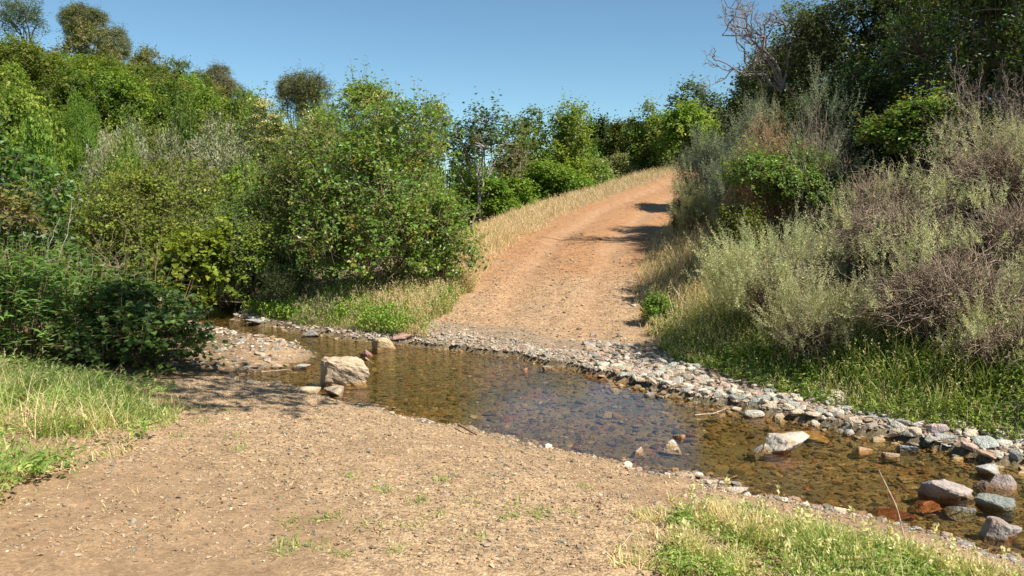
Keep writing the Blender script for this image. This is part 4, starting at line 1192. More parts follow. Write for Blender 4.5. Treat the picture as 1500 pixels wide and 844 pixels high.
COLOUR_WORD = {'dark': 'dark green', 'green': 'mid green', 'olive': 'olive green', 'silver': 'silvery grey green', 'fresh': 'fresh green', 'brown': 'brownish green', 'yellow': 'yellow green', 'pine': 'grey green'}
rh = np.random.default_rng(9)


def hill_plant(kind, box, Y, label, name='hillside_shrub', cat='bush', group=None, sink=.15):
    px0, px1, pyt = box
    a = at_depth(px0, 300, Y); b = at_depth(px1, 300, Y)
    cx = (a[0] + b[0]) / 2; rx = (b[0] - a[0]) / 2; gz = h1(cx, Y) - sink
    h = max(at_depth((px0 + px1) / 2, pyt, Y)[2] - gz, .8)
    me, ms = PR[kind][rh.integers(0, len(PR[kind]))]
    root = empty(name, (cx, Y, gz), label, cat, group)
    root.rotation_euler[2] = rh.uniform(0, 6.28)
    root.scale = (rx, rx * rh.uniform(.8, 1.1), h / 2)
    for nm, m in ((('crown' if cat == 'tree' else 'foliage'), me), (('trunk' if cat == 'tree' else 'stems'), ms)):
        o = bpy.data.objects.new(nm, m); COL.objects.link(o); o.parent = root
    return root


HILL = [
    ('dark', (-60, 95, 62), 38, 'dark shrub mass at the far left under the ridge pine'),
    ('dark', (70, 172, 100), 36, 'dark green oak scrub on the upper left slope'),
    ('green', (150, 245, 108), 37, 'green oak scrub right of the dark scrub on upper slope'),
    ('dark', (215, 300, 118), 39, 'dark green scrub at the middle of the hillside skyline slope'),
    ('green', (265, 350, 130), 41, 'green scrub on the slope under the small ridge pine'),
    ('dark', (240, 300, 150), 33, 'dark leafy shrub just above the silvery shrubs'),
    ('green', (290, 345, 160), 33, 'green shrub with yellowish top above the silvery shrubs'),
    ('fresh', (86, 150, 135), 30, 'feathery fresh green shrub on the left slope'),
    ('yellow', (-30, 88, 118), 27, 'yellow green leafy shrub near left edge below dark scrub'),
    ('green', (20, 110, 165), 25, 'mid green shrub left of the feathery fresh green one'),
    ('silver', (140, 235, 172), 29, 'silvery shrub right of the feathery fresh green shrub'),
    ('silver', (185, 300, 190), 27, 'widest silvery shrub in the middle of the slope'),
    ('silver', (270, 390, 168), 28, 'silvery shrub at the right end of the silvery band'),
    ('silver', (100, 205, 210), 25, 'silvery shrub at the left end of the silvery band'),
    ('silver', (215, 345, 215), 24, 'lowest silvery shrub above the sunlit thicket'),
    ('silver', (310, 420, 195), 26, 'silvery shrub next to the elder with cream blossoms'),
    ('olive', (180, 262, 178), 31, 'olive shrub poking out of the silvery band'),
    ('green', (150, 230, 190), 24.5, 'green leafy shrub in front of the silvery band'),
    ('olive', (320, 400, 140), 43, 'olive scrub left of the round ridge pine'),
    ('olive', (330, 410, 165), 36, 'olive shrub above the right end of silvery band'),
    ('yellow', (340, 400, 138), 40, 'mustard green shrub on the slope below ridge pine'),
    ('brown', (95, 192, 36), 55, 'wide brownish oak on the left skyline'),
    ('brown', (185, 262, 70), 58, 'brownish scrub on the skyline right of the wide oak'),
    ('olive', (235, 300, 84), 56, 'olive scrub on the skyline with a leafy tuft'),
    ('dark', (200, 240, 70), 60, 'small dark bush on the skyline'),
    ('brown', (285, 335, 103), 57, 'low brownish scrub on skyline left of small pine'),
    ('olive', (340, 385, 128), 56, 'low olive scrub on skyline right of small pine'),
    ('green', (120, 230, 232), 22.5, 'green shrub low on slope behind the sunlit thicket'),
    ('yellow', (300, 400, 235), 22.0, 'yellow green shrub behind the creek shrub'),
    ('green', (430, 500, 160), 27, 'green shrub peeping between elder and largest bush'),
    ('dark', (-110, 30, 30), 44, 'dark scrub in the top left corner'),
    ('green', (-160, -10, 110), 30, 'green scrub outside the left frame edge'),
    ('olive', (40, 110, 75), 45, 'olive scrub under the wide brownish oak'),
    ('green', (590, 660, 195), 40, 'green shrub seen through gap right of airy elder'),
    ('dark', (640, 720, 215), 42, 'dark shrub behind the sparse pale stemmed tree'),
    ('green', (740, 800, 178), 52, 'green tree top behind the olive roadside tree'),
    ('olive', (430, 520, 150), 38, 'olive scrub behind the elder gap'),
    ('green', (500, 600, 180), 32, 'green shrub behind the largest rounded bush'),
    ('dark', (830, 900, 205), 50, 'dark shrub at the foot of the sky gap oak'),
    ('green', (900, 970, 195), 55, 'green shrub behind the tall olive crest shrub'),
    ('olive', (1000, 1080, 175), 55, 'olive shrub behind the bright crest shrub'),
    ('green', (-20, 60, 88), 34, 'green scrub left of the dark oak scrub near left edge'),
    ('dark', (120, 200, 88), 42, 'dark scrub directly below the wide brownish oak'),
    ('olive', (185, 255, 92), 44, 'olive scrub high on the slope right of wide oak'),
    ('green', (240, 310, 106), 46, 'green scrub just under the leafy skyline tuft'),
    ('green', (0, 70, 55), 46, 'green scrub under the open dark pine'),
    ('green', (1180, 1300, 150), 24, 'green shrub deep in the right hand thicket'),
    ('dark', (1230, 1360, 165), 17.5, 'dark shrub at the foot of the darkest tree'),
    ('dark', (1340, 1480, 150), 15.6, 'dark shrub below the crown at the right edge'),
    ('dark', (1130, 1250, 190), 20, 'dark shrub behind the bright small leaved bush'),
    ('dark', (1050, 1130, 150), 42, 'dark shrub on bank top behind the upper road'),
]
for kind, b, Yv, lb in HILL:
    hill_plant(kind, b, Yv, lb)
SKX = [-200, 0, 60, 100, 190, 215, 280, 330, 370, 480]; SKY_ = [20, 45, 62, 75, 72, 84, 100, 122, 138, 158]
spots_ = []
for _ in range(4000):
    x, y = rh.uniform(-44, -7), rh.uniform(21, 62)
    q_ = 750 + F * x / y
    if q_ > 470 or q_ < -190 or (y < 27 and q_ > 330): continue
    if any((x - a) ** 2 + (y - b) ** 2 < (1.9 + .012 * y) ** 2 for a, b, c in spots_): continue
    spots_.append((x, y, q_))
KW = {'dark': 'dark green shrub merged in the scrub covering the left hillside', 'green': 'mid green shrub merged in the scrub covering the left hillside', 'olive': 'olive shrub merged in the scrub covering the left hillside', 'silver': 'silvery shrub merged in the scrub covering the left hillside', 'brown': 'brownish shrub merged in the scrub near the left skyline'}
for x, y, q_ in spots_:
    g = h1(x, y)
    hgt = rh.uniform(1.5, 2.7); rx_ = rh.uniform(1.3, 2.0)
    lim = at_depth(q_, np.interp(q_, SKX, SKY_), y)[2] - g
    hgt = min(hgt, lim - abs(rh.normal(0, .7)))
    if hgt < .9: continue
    kinds = ['olive', 'brown', 'dark'] if y > 50 else (['dark', 'green', 'dark', 'olive', 'green'] if y > 32 else (['silver', 'olive', 'green', 'silver'] if q_ > 150 else ['green', 'dark', 'olive']))
    kd = kinds[rh.integers(0, len(kinds))]
    pt = to_px(x, y, g + hgt)[1]
    hill_plant(kd, (q_ - rx_ * F / y, q_ + rx_ * F / y, pt), y, KW[kd], group='shrubs filling the hillside scrub')
plant('pine_tree', 'grey pine standing tallest on the left skyline', 'tree', (108, 170, 4), 66, PINE + OLIVE, (.24, .03), 2600, 10, 16, 'grey', 12, .10, 80, .4, .9, None, tree=True, mat=M_SAGE, clump=.28, crown_px=74, seed=91)
plant('pine_tree', 'small grey pine on the skyline left of the round one', 'tree', (312, 354, 94), 68, PINE, (.24, .03), 2600, 10, 16, 'grey', 12, .10, 80, .4, .9, None, tree=True, mat=M_SAGE, clump=.28, crown_px=58, seed=92)
plant('pine_tree', 'round crowned grey pine above the cream blossomed elder', 'tree', (402, 476, 104), 64, PINE + OLIVE, (.24, .03), 2600, 10, 16, 'grey', 12, .10, 80, .4, .9, None, tree=True, mat=M_SAGE, clump=.28, crown_px=92, seed=93)
plant('pine_tree', 'slim grey pine leaning from the skyline beside the wide oak', 'tree', (160, 200, 38), 64, PINE, (.24, .03), 2600, 10, 16, 'grey', 12, .10, 80, .4, .9, None, tree=True, mat=M_SAGE, clump=.28, crown_px=58, seed=94)
plant('pine_tree', 'open dark pine in the top left corner of skyline', 'tree', (18, 92, -12), 52, PINE + DARKG, (.22, .03), 420, 12, 9, 'dark', 10, .1, 60, .35, .9, None, 90, M_SAGE, None, .35, .1, True, ragged=.12)

# --- leaning oak rooted outside the frame at left; its long limb over the near bank shades the left bushes
def leaning_oak():
    rng = np.random.default_rng(77)
    bx, by = -9.0, 6.0
    bz = h1(bx, by)
    root = empty('leaning_oak', (bx, by, bz), 'leaning oak outside the left frame edge whose limb shades the bramble', 'tree')
    C = np.array([(-.5, 6.7, 6.7), (.6, 6.3, 6.5), (1.7, 6.2, 6.6), (1.6, 7.2, 6.5), (.6, 7.5, 6.6), (2.1, 6.8, 6.4), (-.4, 8.0, 6.8), (.7, 8.4, 6.6)])
    Rd = rng.uniform(.55, .95, (len(C), 1)) * np.array([1.1, .9, .6])
    C = C + np.array([-.35, -.55, 0]) - np.array([bx, by, bz])
    v, f, c, pos, tw = crown(rng, C, Rd, 700, 8, .10, .075, GREENS, .2, .3)
    link('crown', make_mesh('crown', v, f, c), M_LEAF, root)
    key = np.array([(0, 0, -.3), (.5, .2, 2.5), (1.3, .6, 4.6), (2.6, 1.4, 5.9), (4.6, 2.0, 6.3), (7.6, 2.0, 6.3), (9.6, 1.9, 6.3)])
    t = np.linspace(0, 1, 24)
    P = np.stack([np.interp(t, np.linspace(0, 1, len(key)), key[:, k]) for k in range(3)], -1)
    P[1:-1] = (P[:-2] + 2 * P[1:-1] + P[2:]) / 4
    V, Q = tubes(P[None], np.linspace(.26, .06, 24)[None], 10)
    n = len(C)
    A = P[rng.integers(12, 22, n)]
    V2, Q2 = tubes(curve_paths(A, C, 8, rng, .05, .06), np.tile(np.linspace(.05, .015, 8), (n, 1)), 6)
    V, Q = np.concatenate([V, V2]), np.concatenate([Q, Q2 + len(V)])
    link('trunk', make_mesh('trunk', V, Q, np.tile(BARKS['grey'], (len(V), 1)), True), M_BARK, root)


leaning_oak()

# ------------------------------------------------------------------ grass
def blades(P, Hh, rng, pal, width=.006, lean=.35, curl=.5, lay=0.0):
    n = len(P)
    az = rng.uniform(0, 2 * PI, n)
    ld = np.stack([np.cos(az), np.sin(az), np.zeros(n)], -1)
    side = np.stack([-np.sin(az), np.cos(az), np.zeros(n)], -1)
    # blades face every way
    yaw = rng.normal(0, .8, n)[:, None]
    side = side * np.cos(yaw) + ld * np.sin(yaw)
    ln = np.abs(rng.normal(0, lean, n)) + lay
    t = np.array([0, .4, .75, 1.])[None]
    out = (ln[:, None] * t + curl * rng.uniform(.2, 1, (n, 1)) * t ** 2.2) * Hh[:, None]
    up = Hh[:, None] * t * (1 - .35 * np.clip(ln[:, None], 0, 1) * t)
    c = P[:, None] + ld[:, None] * out[..., None] + np.array([0, 0, 1.])[None, None] * up[..., None]
    w = width * rng.uniform(.6, 1.4, (n, 1)) * np.array([1, .85, .5, .08])[None]
    a = c + side[:, None] * w[..., None] * .5; b = c - side[:, None] * w[..., None] * .5
    v = np.stack([a, b], 2).reshape(-1, 3)
    i = np.arange(n)[:, None] * 8 + np.array([0, 2, 4])[None]
    f = np.stack([i, i + 1, i + 3, i + 2], -1).reshape(-1, 4)
    cols = pick(pal, n, rng) * (1 + rng.normal(0, .16, (n, 1)))
    # straw coloured tips here and there
    cc = np.repeat(cols[:, None], 8, 1)
    return v, f, np.clip(cc.reshape(-1, 3), .01, .8), c[:, -1], ld


def heads(tips, ld, rng, L, W, pal, per=6):
    n = len(tips)
    base = np.repeat(tips, per, 0) + np.tile(np.linspace(-1, .3, per), n)[:, None] * np.array([0, 0, 1.]) * L + rng.normal(0, W * .4, (n * per, 3))
    d = unit(np.repeat(ld, per, 0) * .5 + np.array([0, 0, .7]) + rng.normal(0, .45, base.shape))
    cols = np.repeat(pick(pal, n, rng), per, 0) * (1 + rng.normal(0, .12, (n * per, 1)))
    return leaves(base, d, rdir(n * per, rng), L * .75, W, cols, .3)


def merge(parts):
    V, F_, C = [], [], []; off = 0
    for v, f, c in parts:
        V.append(v); F_.append(f + off); C.append(c); off += len(v)
    tri = [f for f in F_ if f.shape[1] == 3]; qd = [f for f in F_ if f.shape[1] == 4]
    fs = []
    if tri: fs.append(np.concatenate(tri))
    if qd: fs.append(np.concatenate(qd))
    return np.concatenate(V), fs, np.concatenate(C)


def pxpoly(pts, z):
    return np.array([at_z(px, py, z)[:2] for px, py in pts])


GP_GREEN = [((.15, .235, .04), 4), ((.20, .275, .06), 3), ((.29, .32, .10), 2.6), ((.44, .38, .18), 2), ((.11, .18, .035), 2)]
GP_MIX = [((.27, .32, .085), 3), ((.38, .37, .14), 3.4), ((.18, .26, .055), 2), ((.52, .44, .22), 3)]
GP_STRAW = [((.56, .44, .25), 4), ((.63, .51, .31), 3), ((.46, .34, .18), 3), ((.24, .24, .08), 1.2)]
GP_WEED = [((.14, .21, .035), 4), ((.20, .265, .05), 3), ((.10, .155, .028), 2.5), ((.33, .33, .10), 2), ((.40, .33, .16), .8)]
rq = np.random.default_rng(21)


def place(p, sink=.0):
    return np.stack([p[:, 0], p[:, 1], H(p[:, 0], p[:, 1]) - sink], -1)


def clumped(test, scale, thr, s):
    return lambda x, y: test(x, y) & (fbm(x * scale, y * scale, s, 3) + rq.normal(0, .06, x.shape) > thr)


# left foreground
PL = pxpoly([(-160, 850), (-30, 775), (90, 715), (190, 668), (262, 612), (275, 588), (225, 572), (150, 556), (60, 536), (-160, 505)], .3)
def t_l(x, y): return in_poly(x, y, PL)
p = region(11000, PL[:, 0].min(), PL[:, 0].max(), PL[:, 1].min(), PL[:, 1].max(), clumped(t_l, 1.8, .44, 300), rq)
edge = seg_dist(p[:, 0], p[:, 1], PL, True)
hh = (.07 + .24 * np.clip(edge / .9, 0, 1)) * rq.uniform(.5, 1.5, len(p)) * (.55 + .9 * fbm(p[:, 0] * 2.5, p[:, 1] * 2.5, 305))
strw = fbm(p[:, 0] * 2.2, p[:, 1] * 2.2, 334) + rq.normal(0, .1, len(p)) + .3 * np.clip(.5 - edge, 0, 1) > .6
v0 = blades(place(p[strw]), hh[strw], rq, GP_STRAW + GP_MIX[1:2], .007, .6, .8)
p = p[~strw]; hh = hh[~strw]
v1 = blades(place(p), hh, rq, GP_GREEN, .0085, .5, .75)
sel = rq.uniform(size=len(p)) < .05
hd = heads(v1[3][sel], v1[4][sel], rq, .05, .012, [((.42, .40, .18), 2), ((.30, .34, .12), 1)])
pw = region(420, PL[:, 0].min(), PL[:, 0].max(), PL[:, 1].min(), PL[:, 1].max(), clumped(t_l, 1.6, .52, 300), rq)
lw = np.repeat(place(pw), 9, 0) + rq.normal(0, .07, (len(pw) * 9, 3)) * np.array([1, 1, .5]) + np.array([0, 0, .13])
wl = leaves(lw, rdir(len(lw), rq) * np.array([1, 1, .4]), np.array([0, 0, 1.]) + rq.normal(0, .35, lw.shape), .07, .028, jitter(pick(GP_GREEN[:3], len(lw), rq), rq))
mv, mf, mc = merge([v0[:3], v1[:3], hd, wl])
tag(link('grass', make_mesh('grass', mv, mf, mc), M_GRASS), 'tall green grass and weeds on the left of the near bank', 'grass', None, 'stuff')

# right foreground
PRt = pxpoly([(968, 860), (985, 770), (1012, 738), (1050, 730), (1110, 742), (1200, 756), (1300, 778), (1400, 800), (1520, 828), (1560, 870)], .25)
def t_r(x, y): return in_poly(x, y, PRt) & (stream(x, y) > .0)
p = region(11500, PRt[:, 0].min(), PRt[:, 0].max(), PRt[:, 1].min() - .3, PRt[:, 1].max(), clumped(t_r, 2.4, .43, 320), rq)
hh = .13 * rq.uniform(.5, 1.5, len(p)) * np.clip(.55 + .8 * np.minimum(seg_dist(p[:, 0], p[:, 1], PRt, True), .6), 0, 1)
strw = fbm(p[:, 0] * 2.7, p[:, 1] * 2.7, 333) + rq.normal(0, .1, len(p)) + .25 * np.clip(.35 - seg_dist(p[:, 0], p[:, 1], PRt, True), 0, 1) > .5
v0 = blades(place(p[strw]), hh[strw], rq, GP_STRAW + GP_MIX[1:2], .0055, .5, .7)
p = p[~strw]; hh = hh[~strw]
v1 = blades(place(p), hh, rq, GP_MIX + GP_GREEN[:2], .0065, .4, .55)
sel = rq.uniform(size=len(p)) < .03
hd = heads(v1[3][sel] + np.array([0, 0, .02]), v1[4][sel], rq, .035, .012, [((.50, .46, .22), 2), ((.40, .42, .16), 1)])
ps = region(70, PRt[:, 0].min(), PRt[:, 0].max(), PRt[:, 1].min(), PRt[:, 1].max(), t_r, rq)
v2 = blades(place(ps), rq.uniform(.16, .3, len(ps)), rq, GP_MIX, .005, .25, .3)
hd2 = heads(v2[3], v2[4], rq, .045, .02, [((.52, .48, .25), 1)], 9)
pw = region(900, PRt[:, 0].min(), PRt[:, 0].max(), PRt[:, 1].min(), PRt[:, 1].max(), clumped(t_r, 2.2, .48, 320), rq)
lw = np.repeat(place(pw), 7, 0) + rq.normal(0, .04, (len(pw) * 7, 3)) * np.array([1, 1, .4]) + np.array([0, 0, .06])
wl = leaves(lw, rdir(len(lw), rq) * np.array([1, 1, .4]), np.array([0, 0, 1.]) + rq.normal(0, .35, lw.shape), .035, .016, jitter(pick(GP_GREEN[:3], len(lw), rq), rq))
mv, mf, mc = merge([v0[:3], v1[:3], hd, v2[:3], hd2, wl])
tag(link('grass', make_mesh('grass', mv, mf, mc), M_GRASS), 'short seeding grass and clover at the bottom right corner', 'grass', None, 'stuff')

# sparse dry grass between gravel and right grass, and sprouts in the gravel
PS = pxpoly([(890, 860), (920, 760), (960, 725), (1015, 735), (985, 860)], .2)
p = region(600, PS[:, 0].min(), PS[:, 0].max(), PS[:, 1].min(), PS[:, 1].max(), clumped(lambda x, y: in_poly(x, y, PS), 3, .45, 330), rq)
v1 = blades(place(p), rq.uniform(.03, .09, len(p)), rq, GP_STRAW + GP_MIX, .006, .8, .6)
spots = [(785, 750), (790, 758), (610, 740), (430, 780), (410, 808), (425, 815), (470, 775), (490, 772), (545, 785), (500, 830), (745, 762), (840, 748), (555, 715), (560, 722), (700, 800), (590, 825), (340, 640), (300, 615), (650, 700), (460, 815), (330, 600), (285, 600), (245, 625), (265, 640), (860, 700), (755, 742), (520, 700), (405, 830), (600, 780), (350, 660), (690, 740), (640, 765)]
sp = np.concatenate([at_z(a, b, .27)[:2][None] + rq.normal(0, .05, (26, 2)) for a, b in spots])
pl_ = region(900, -5, 4, 4.6, 11, lambda x, y: (stream(x, y) > .3) & (fbm(x * 1.5, y * 1.5, 371) > .45), rq)
v3 = blades(place(pl_) + np.array([0, 0, .006]), rq.uniform(.015, .04, len(pl_)), rq, GP_STRAW, .005, .3, .4, 1.6)
v2 = blades(place(sp), rq.uniform(.02, .07, len(sp)), rq, GP_GREEN[:3], .006, .7, .6)
mv, mf, mc = merge([v1[:3], v2[:3], v3[:3]])
tag(link('grass', make_mesh('grass', mv, mf, mc), M_GRASS), 'scattered grass sprouts and straw on the near gravel', 'grass', None, 'stuff')

# dry verge left of the road
def t_v(x, y):
    d, far, rd, u = zones(x, y)
    wv_ = 1.6 + .3 * np.sin(y * .9) + 1.3 * sstep(21, 27, y) - .5 * sstep(30, 36, y)
    return far & (d > .8) & (u < -1.85 - .5 * (vnoise(x * 4, y * 4, 12) - .5)) & (u > -2.0 - wv_) & (y > 15.8)
p = region(21000, -4, 14, 15.8, 47, lambda x, y: t_v(x, y) & (rq.uniform(size=x.shape) < np.clip(22 / y, 0, 1) ** 2), rq)
hh = rq.uniform(.10, .33, len(p)) * (.6 + .8 * fbm(p[:, 0] * 1.5, p[:, 1] * 1.5, 381)) * np.clip((-(p[:, 0] - road_mid(p[:, 1])) - 1.75) / .5, .35, 1)
v1 = blades(place(p), hh, rq, GP_STRAW, .010, .4, .5)
sel = rq.uniform(size=len(p)) < .2
hd = heads(v1[3][sel], v1[4][sel], rq, .05, .016, [((.60, .48, .29), 1), ((.52, .40, .22), 1)], 4)
mv, mf, mc = merge([v1[:3], hd])
tag(link('dry_grass', make_mesh('dry_grass', mv, mf, mc), M_GRASS), 'pale dry grass along the left verge of the dirt road', 'grass', None, 'stuff')

# green slope between creek and road
def t_g(x, y):
    d, far, rd, u = zones(x, y)
    return far & (d > .22) & (u < -1.9 - .45 * (vnoise(x * 3, y * 3, 14) - .5)) & (y < 18.2) & (x > -6) & (y < 17.2 + .0 * x)
p = region(13000, -6, -.6, 13.6, 18.2, clumped(t_g, 1.1, .34, 340), rq)
tt = sstep(-3.4, -1.3, p[:, 0])
hh = rq.uniform(.15, .42, len(p)) * np.clip(stream(p[:, 0], p[:, 1]) / .9, .4, 1)
gsel = rq.uniform(size=len(p)) < tt * .3 + .12
va = blades(place(p[~gsel]), hh[~gsel], rq, GP_MIX[:3] + GP_GREEN[:3], .010, .35, .5)
vb = blades(place(p[gsel]), hh[gsel] * 1.15, rq, GP_STRAW, .009, .35, .5)
hd = heads(vb[3], vb[4], rq, .05, .015, [((.58, .47, .28), 1)], 4)
pw = region(2000, -6, -1.2, 13.9, 17, clumped(lambda x, y: t_g(x, y), 1.3, .45, 350), rq)
lw = np.repeat(place(pw), 10, 0) + rq.normal(0, .09, (len(pw) * 10, 3)) + np.array([0, 0, .16])
wl = leaves(lw, rdir(len(lw), rq), np.array([0, 0, 1.]) + rq.normal(0, .4, lw.shape), .055, .032, jitter(pick(FRESH, len(lw), rq) * 1.25, rq))
mv, mf, mc = merge([va[:3], vb[:3], hd, wl])
tag(link('grass', make_mesh('grass', mv, mf, mc), M_GRASS), 'green and straw coloured grass on the slope between creek and road', 'grass', None, 'stuff')

# dry grass on the right of the road
def t_rr(x, y):
    d, far, rd, u = zones(x, y)
    return far & (rd > -.15 + .25 * (vnoise(x * 3, y * 3, 15) - .5)) & (rd < 1.5) & (y > 12.6) & (y < 30)
p = region(8500, 1.5, 9, 12.6, 30, lambda x, y: t_rr(x, y) & (rq.uniform(size=x.shape) < np.clip(16 / y, 0, 1) ** 2), rq)
hh = rq.uniform(.16, .5, len(p)) * np.clip(.35 + right_of_foot(p[:, 0], p[:, 1]), .3, 1)
v1 = blades(place(p), hh, rq, GP_STRAW + [((.2, .22, .07), 3), ((.13, .17, .05), 2)], .009, .35, .5)
sel = rq.uniform(size=len(p)) < .2
hd = heads(v1[3][sel], v1[4][sel], rq, .05, .015, [((.58, .46, .28), 1), ((.5, .4, .24), 1)], 4)
mv, mf, mc = merge([v1[:3], hd])
tag(link('dry_grass', make_mesh('dry_grass', mv, mf, mc), M_GRASS), 'dry oat grass along the right edge of the dirt road', 'grass', None, 'stuff')

# weeds at the foot of the right bank
def t_w(x, y):
    d, far, rd, u = zones(x, y)
    return far & (rd > -.12 + .3 * (vnoise(x * 2.5, y * 2.5, 16) - .5)) & (rd < 1.6) & (y < 13.6) & (d > .3)
p = region(10500, 1.6, 7.5, 6, 13.6, clumped(t_w, 1.7, .40, 360), rq)
hh = rq.uniform(.10, .5, len(p)) * (.5 + fbm(p[:, 0] * 2, p[:, 1] * 2, 361)) * np.clip(.4 + right_of_foot(p[:, 0], p[:, 1]), .3, 1.1)
straw = rq.uniform(size=len(p)) < np.clip((p[:, 1] - 9.5) / 5, .16, .65)
va = blades(place(p[~straw]), hh[~straw], rq, GP_WEED, .0085, .3, .45)
vb = blades(place(p[straw]), hh[straw] * 1.2, rq, GP_MIX + GP_STRAW[:1], .0065, .3, .4)
hd = heads(vb[3], vb[4], rq, .045, .012, [((.52, .46, .24), 1), ((.42, .40, .18), 1)], 4)
pw = region(3300, 1.6, 7.5, 6, 13.6, clumped(t_w, 1.3, .38, 362), rq)
hw = rq.uniform(.05, .42, len(pw)) * np.clip(.4 + right_of_foot(pw[:, 0], pw[:, 1]), .3, 1)
lw = np.repeat(place(pw), 10, 0) + rq.normal(0, .025, (len(pw) * 10, 3)) + np.repeat(hw, 10)[:, None] * np.tile(np.linspace(.2, 1, 10), len(pw))[:, None] * np.array([0, 0, 1.])
wl = leaves(lw, rdir(len(lw), rq) * np.array([1, 1, .5]) + np.array([0, 0, .2]), np.array([0, 0, 1.]) + rq.normal(0, .4, lw.shape), .06, .024, jitter(pick(GP_WEED[:3] + [((.22, .27, .05), 1.5)], len(lw), rq), rq))
mv, mf, mc = merge([va[:3], vb[:3], hd, wl])
tag(link('weeds', make_mesh('weeds', mv, mf, mc), M_GRASS), 'green weeds and grass between stony beach and right bank sagebrush', 'weeds', None, 'stuff')

# fallen twigs over the right bank
p = region(4200, 3, 15, 6.5, 24, lambda x, y: (lambda z: z[1] & (z[2] > .7) & (z[2] < 9))(zones(x, y)), rq)
b0 = place(p) + np.array([0, 0, .02]) + rq.uniform(0, .12, (len(p), 1)) * np.array([0, 0, 1.])
dd_ = rdir(len(p), rq); dd_[:, 2] *= .25
b1 = b0 + dd_ * rq.uniform(.15, .6, (len(p), 1)); b1[:, 2] = np.maximum(H(b1[:, 0], b1[:, 1]) + .01, b1[:, 2])
V, Q = tubes(curve_paths(b0, b1, 5, rq, .05, .08), np.tile(np.linspace(.006, .003, 5), (len(p), 1)), 3)
tag(link('twig_litter', make_mesh('twig_litter', V, Q, (np.array(BARKS['dead']) * rq.uniform(.5, 1.3, (len(p), 1))).repeat(15, 0), True), M_BARK), 'fallen dead twigs littering the right bank', 'twigs', None, 'stuff')

# low bramble sprig in the sun at the foot of the dark bush
def sprig(name, label, px, py, z, Y, n, L, pal, seed, w=.22, cat='plant'):
    rng = np.random.default_rng(seed)
    c = at_z(px, py, z)
    root = empty(name, (c[0], c[1], h1(c[0], c[1])), label, cat)
    d = rdir(n, rng); d[:, 2] = np.abs(d[:, 2]) * .5
    pos = d * w * rng.uniform(.3, 1, (n, 1)) + np.array([0, 0, .05])
    v, f, cc = leaves(pos, unit(d + rng.normal(0, .4, d.shape)), np.array([0, 0, 1.]) + rng.normal(0, .3, d.shape), L * rng.uniform(.7, 1.2, n), L * .85 * rng.uniform(.7, 1.2, n), jitter(pick(pal, n, rng), rng), .2, .5)
    link('leaves', make_mesh('leaves', v, f, cc), M_LEAF, root)
    A = np.tile([0, 0, -.02], (n, 1)).astype(float)
    V, Q = tubes(curve_paths(A, pos, 5, rng, .08, .06), np.tile(np.linspace(.004, .002, 5), (n, 1)), 4)
    link('stems', make_mesh('stems', V, Q, np.tile((.14, .16, .05), (len(V), 1)), True), M_BARK, root)


sprig('bramble_sprig', 'sunlit bramble sprig on bare earth below the dark bush', 228, 548, .2, 0, 26, .085, FRESH, 5, .26)
sprig('weed_sprig', 'small leafy weed at the tip of the left grass', 118, 640, .3, 0, 14, .07, FRESH, 6, .12)


# sticks and stalks
def stick(name, label, pts, r, col, cat, seed=0):
    P = np.array(pts, float); base = P[0].copy()
    t = np.linspace(0, 1, 12)
    Q_ = np.stack([np.interp(t, np.linspace(0, 1, len(P)), P[:, k]) for k in range(3)], -1) - base
    V, Q = tubes(Q_[None], np.linspace(1, .55, 12)[None] * r, 6)
    o = link(name, make_mesh(name, V, Q, np.tile(col, (len(V), 1)), True), M_BARK, None, tuple(base))
    tag(o, label, cat)


a = at_z(1333, 800, .05); b = at_depth(1287, 688, a[1] + .12)
stick('dry_stalk', 'single tall dry stalk leaning over the creek in right grass', [a - np.array([0, 0, .1]), (a * .5 + b * .5) + np.array([.02, 0, 0]), b], .006, (.50, .38, .28), 'stalk')
a = at_z(671, 624, .1); b = at_z(698, 640, .07)
stick('twig', 'short dark twig at the near edge of the pool', [a + np.array([0, 0, .02]), b + np.array([0, 0, .02])], .014, (.20, .14, .09), 'twig')
a = at_z(1018, 608, .02); b = at_z(1045, 606, .03); c = at_z(1063, 599, .05)
stick('twig', 'thin bent pale twig in the water below the stony beach', [a, b, c], .010, (.42, .34, .24), 'twig')
a = at_z(383, 545, .02); b = at_z(425, 541, .03)
stick('twig', 'thin straight twig in the water by the gravel bar', [a, b], .010, (.40, .32, .24), 'twig')
a = at_depth(322, 441, 17.2); b = at_depth(365, 444, 17.0)
stick('twig', 'grey twig hanging over water at the creek bend', [a, b], .012, (.36, .32, .28), 'twig')
a = at_z(160, 610, .3); b = at_depth(200, 556, a[1] + .2)
stick('dry_stalk', 'pale bent stalk rising from the left grass', [a - np.array([0, 0, .1]), (a + b) / 2 + np.array([.02, 0, -.02]), b], .006, (.40, .38, .18), 'stalk')

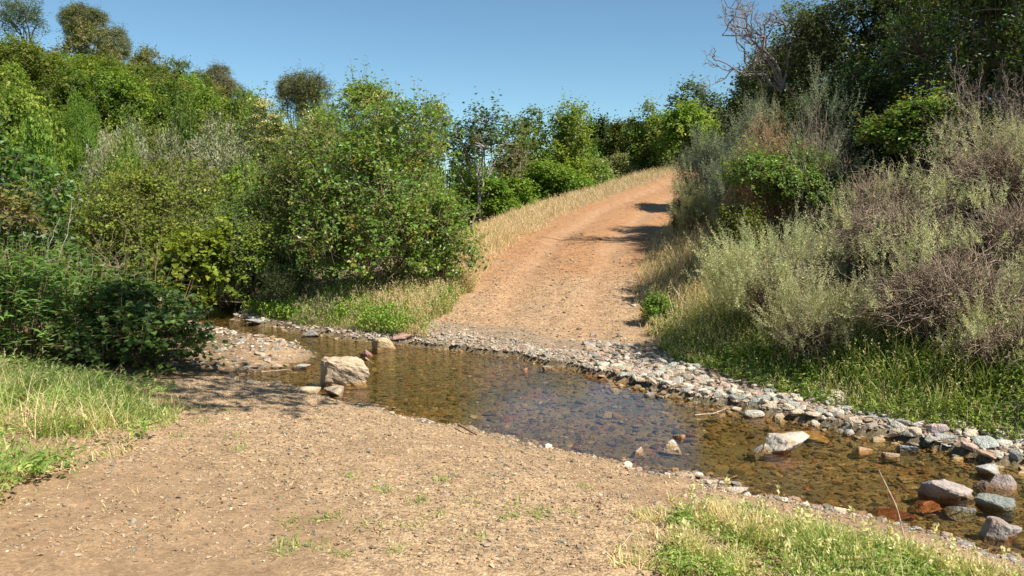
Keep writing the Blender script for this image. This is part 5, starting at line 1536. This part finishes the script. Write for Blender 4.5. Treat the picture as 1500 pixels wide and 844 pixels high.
# ------------------------------------------------------------------ light, sky, camera
W = bpy.data.worlds.new('World'); SC.world = W; W.use_nodes = True
nt = W.node_tree; nt.nodes.clear()
sky = nt.nodes.new('ShaderNodeTexSky'); sky.sky_type = 'NISHITA'; sky.sun_disc = False
sky.sun_elevation = SUN_EL; sky.sun_rotation = SUN_AZ
sky.air_density = 1.0; sky.dust_density = .0; sky.ozone_density = 1.0; sky.altitude = 1800
bg = nt.nodes.new('ShaderNodeBackground'); bg.inputs[1].default_value = .066
out = nt.nodes.new('ShaderNodeOutputWorld')
tint = nt.nodes.new('ShaderNodeMix'); tint.data_type = 'RGBA'; tint.blend_type = 'MULTIPLY'; tint.inputs[0].default_value = 1; tint.inputs[7].default_value = (.84, 1.06, 1.06, 1)
nt.links.new(sky.outputs[0], tint.inputs[6]); nt.links.new(tint.outputs[2], bg.inputs[0]); nt.links.new(bg.outputs[0], out.inputs[0])
sl = bpy.data.lights.new('sun', 'SUN'); sl.energy = 4.2; sl.angle = math.radians(.53); sl.color = (1, .955, .88)
so = bpy.data.objects.new('sun', sl); COL.objects.link(so)
so.rotation_euler = Vector(SUN.tolist()).to_track_quat('Z', 'Y').to_euler()
so.location = (20, -10, 30)

cd = bpy.data.cameras.new('camera'); cam = bpy.data.objects.new('camera', cd); COL.objects.link(cam)
cam.location = (0, 0, CAMZ); cam.rotation_euler = (PI / 2 - PITCH, 0, 0)
cd.sensor_width = 36; cd.lens = F / 1500 * 36; cd.clip_start = .05; cd.clip_end = 3000
SC.camera = cam
SC.view_settings.view_transform = 'Standard'; SC.view_settings.look = 'None'
SC.view_settings.exposure = .93; SC.view_settings.gamma = 1
SC.render.engine = 'CYCLES'
SC.cycles.max_bounces = 6; SC.cycles.diffuse_bounces = 3; SC.cycles.glossy_bounces = 2; SC.cycles.transmission_bounces = 4; SC.cycles.transparent_max_bounces = 8
SC.cycles.caustics_reflective = False; SC.cycles.caustics_refractive = False
SC.cycles.use_denoising = True
SC.cycles.sample_clamp_indirect = 4
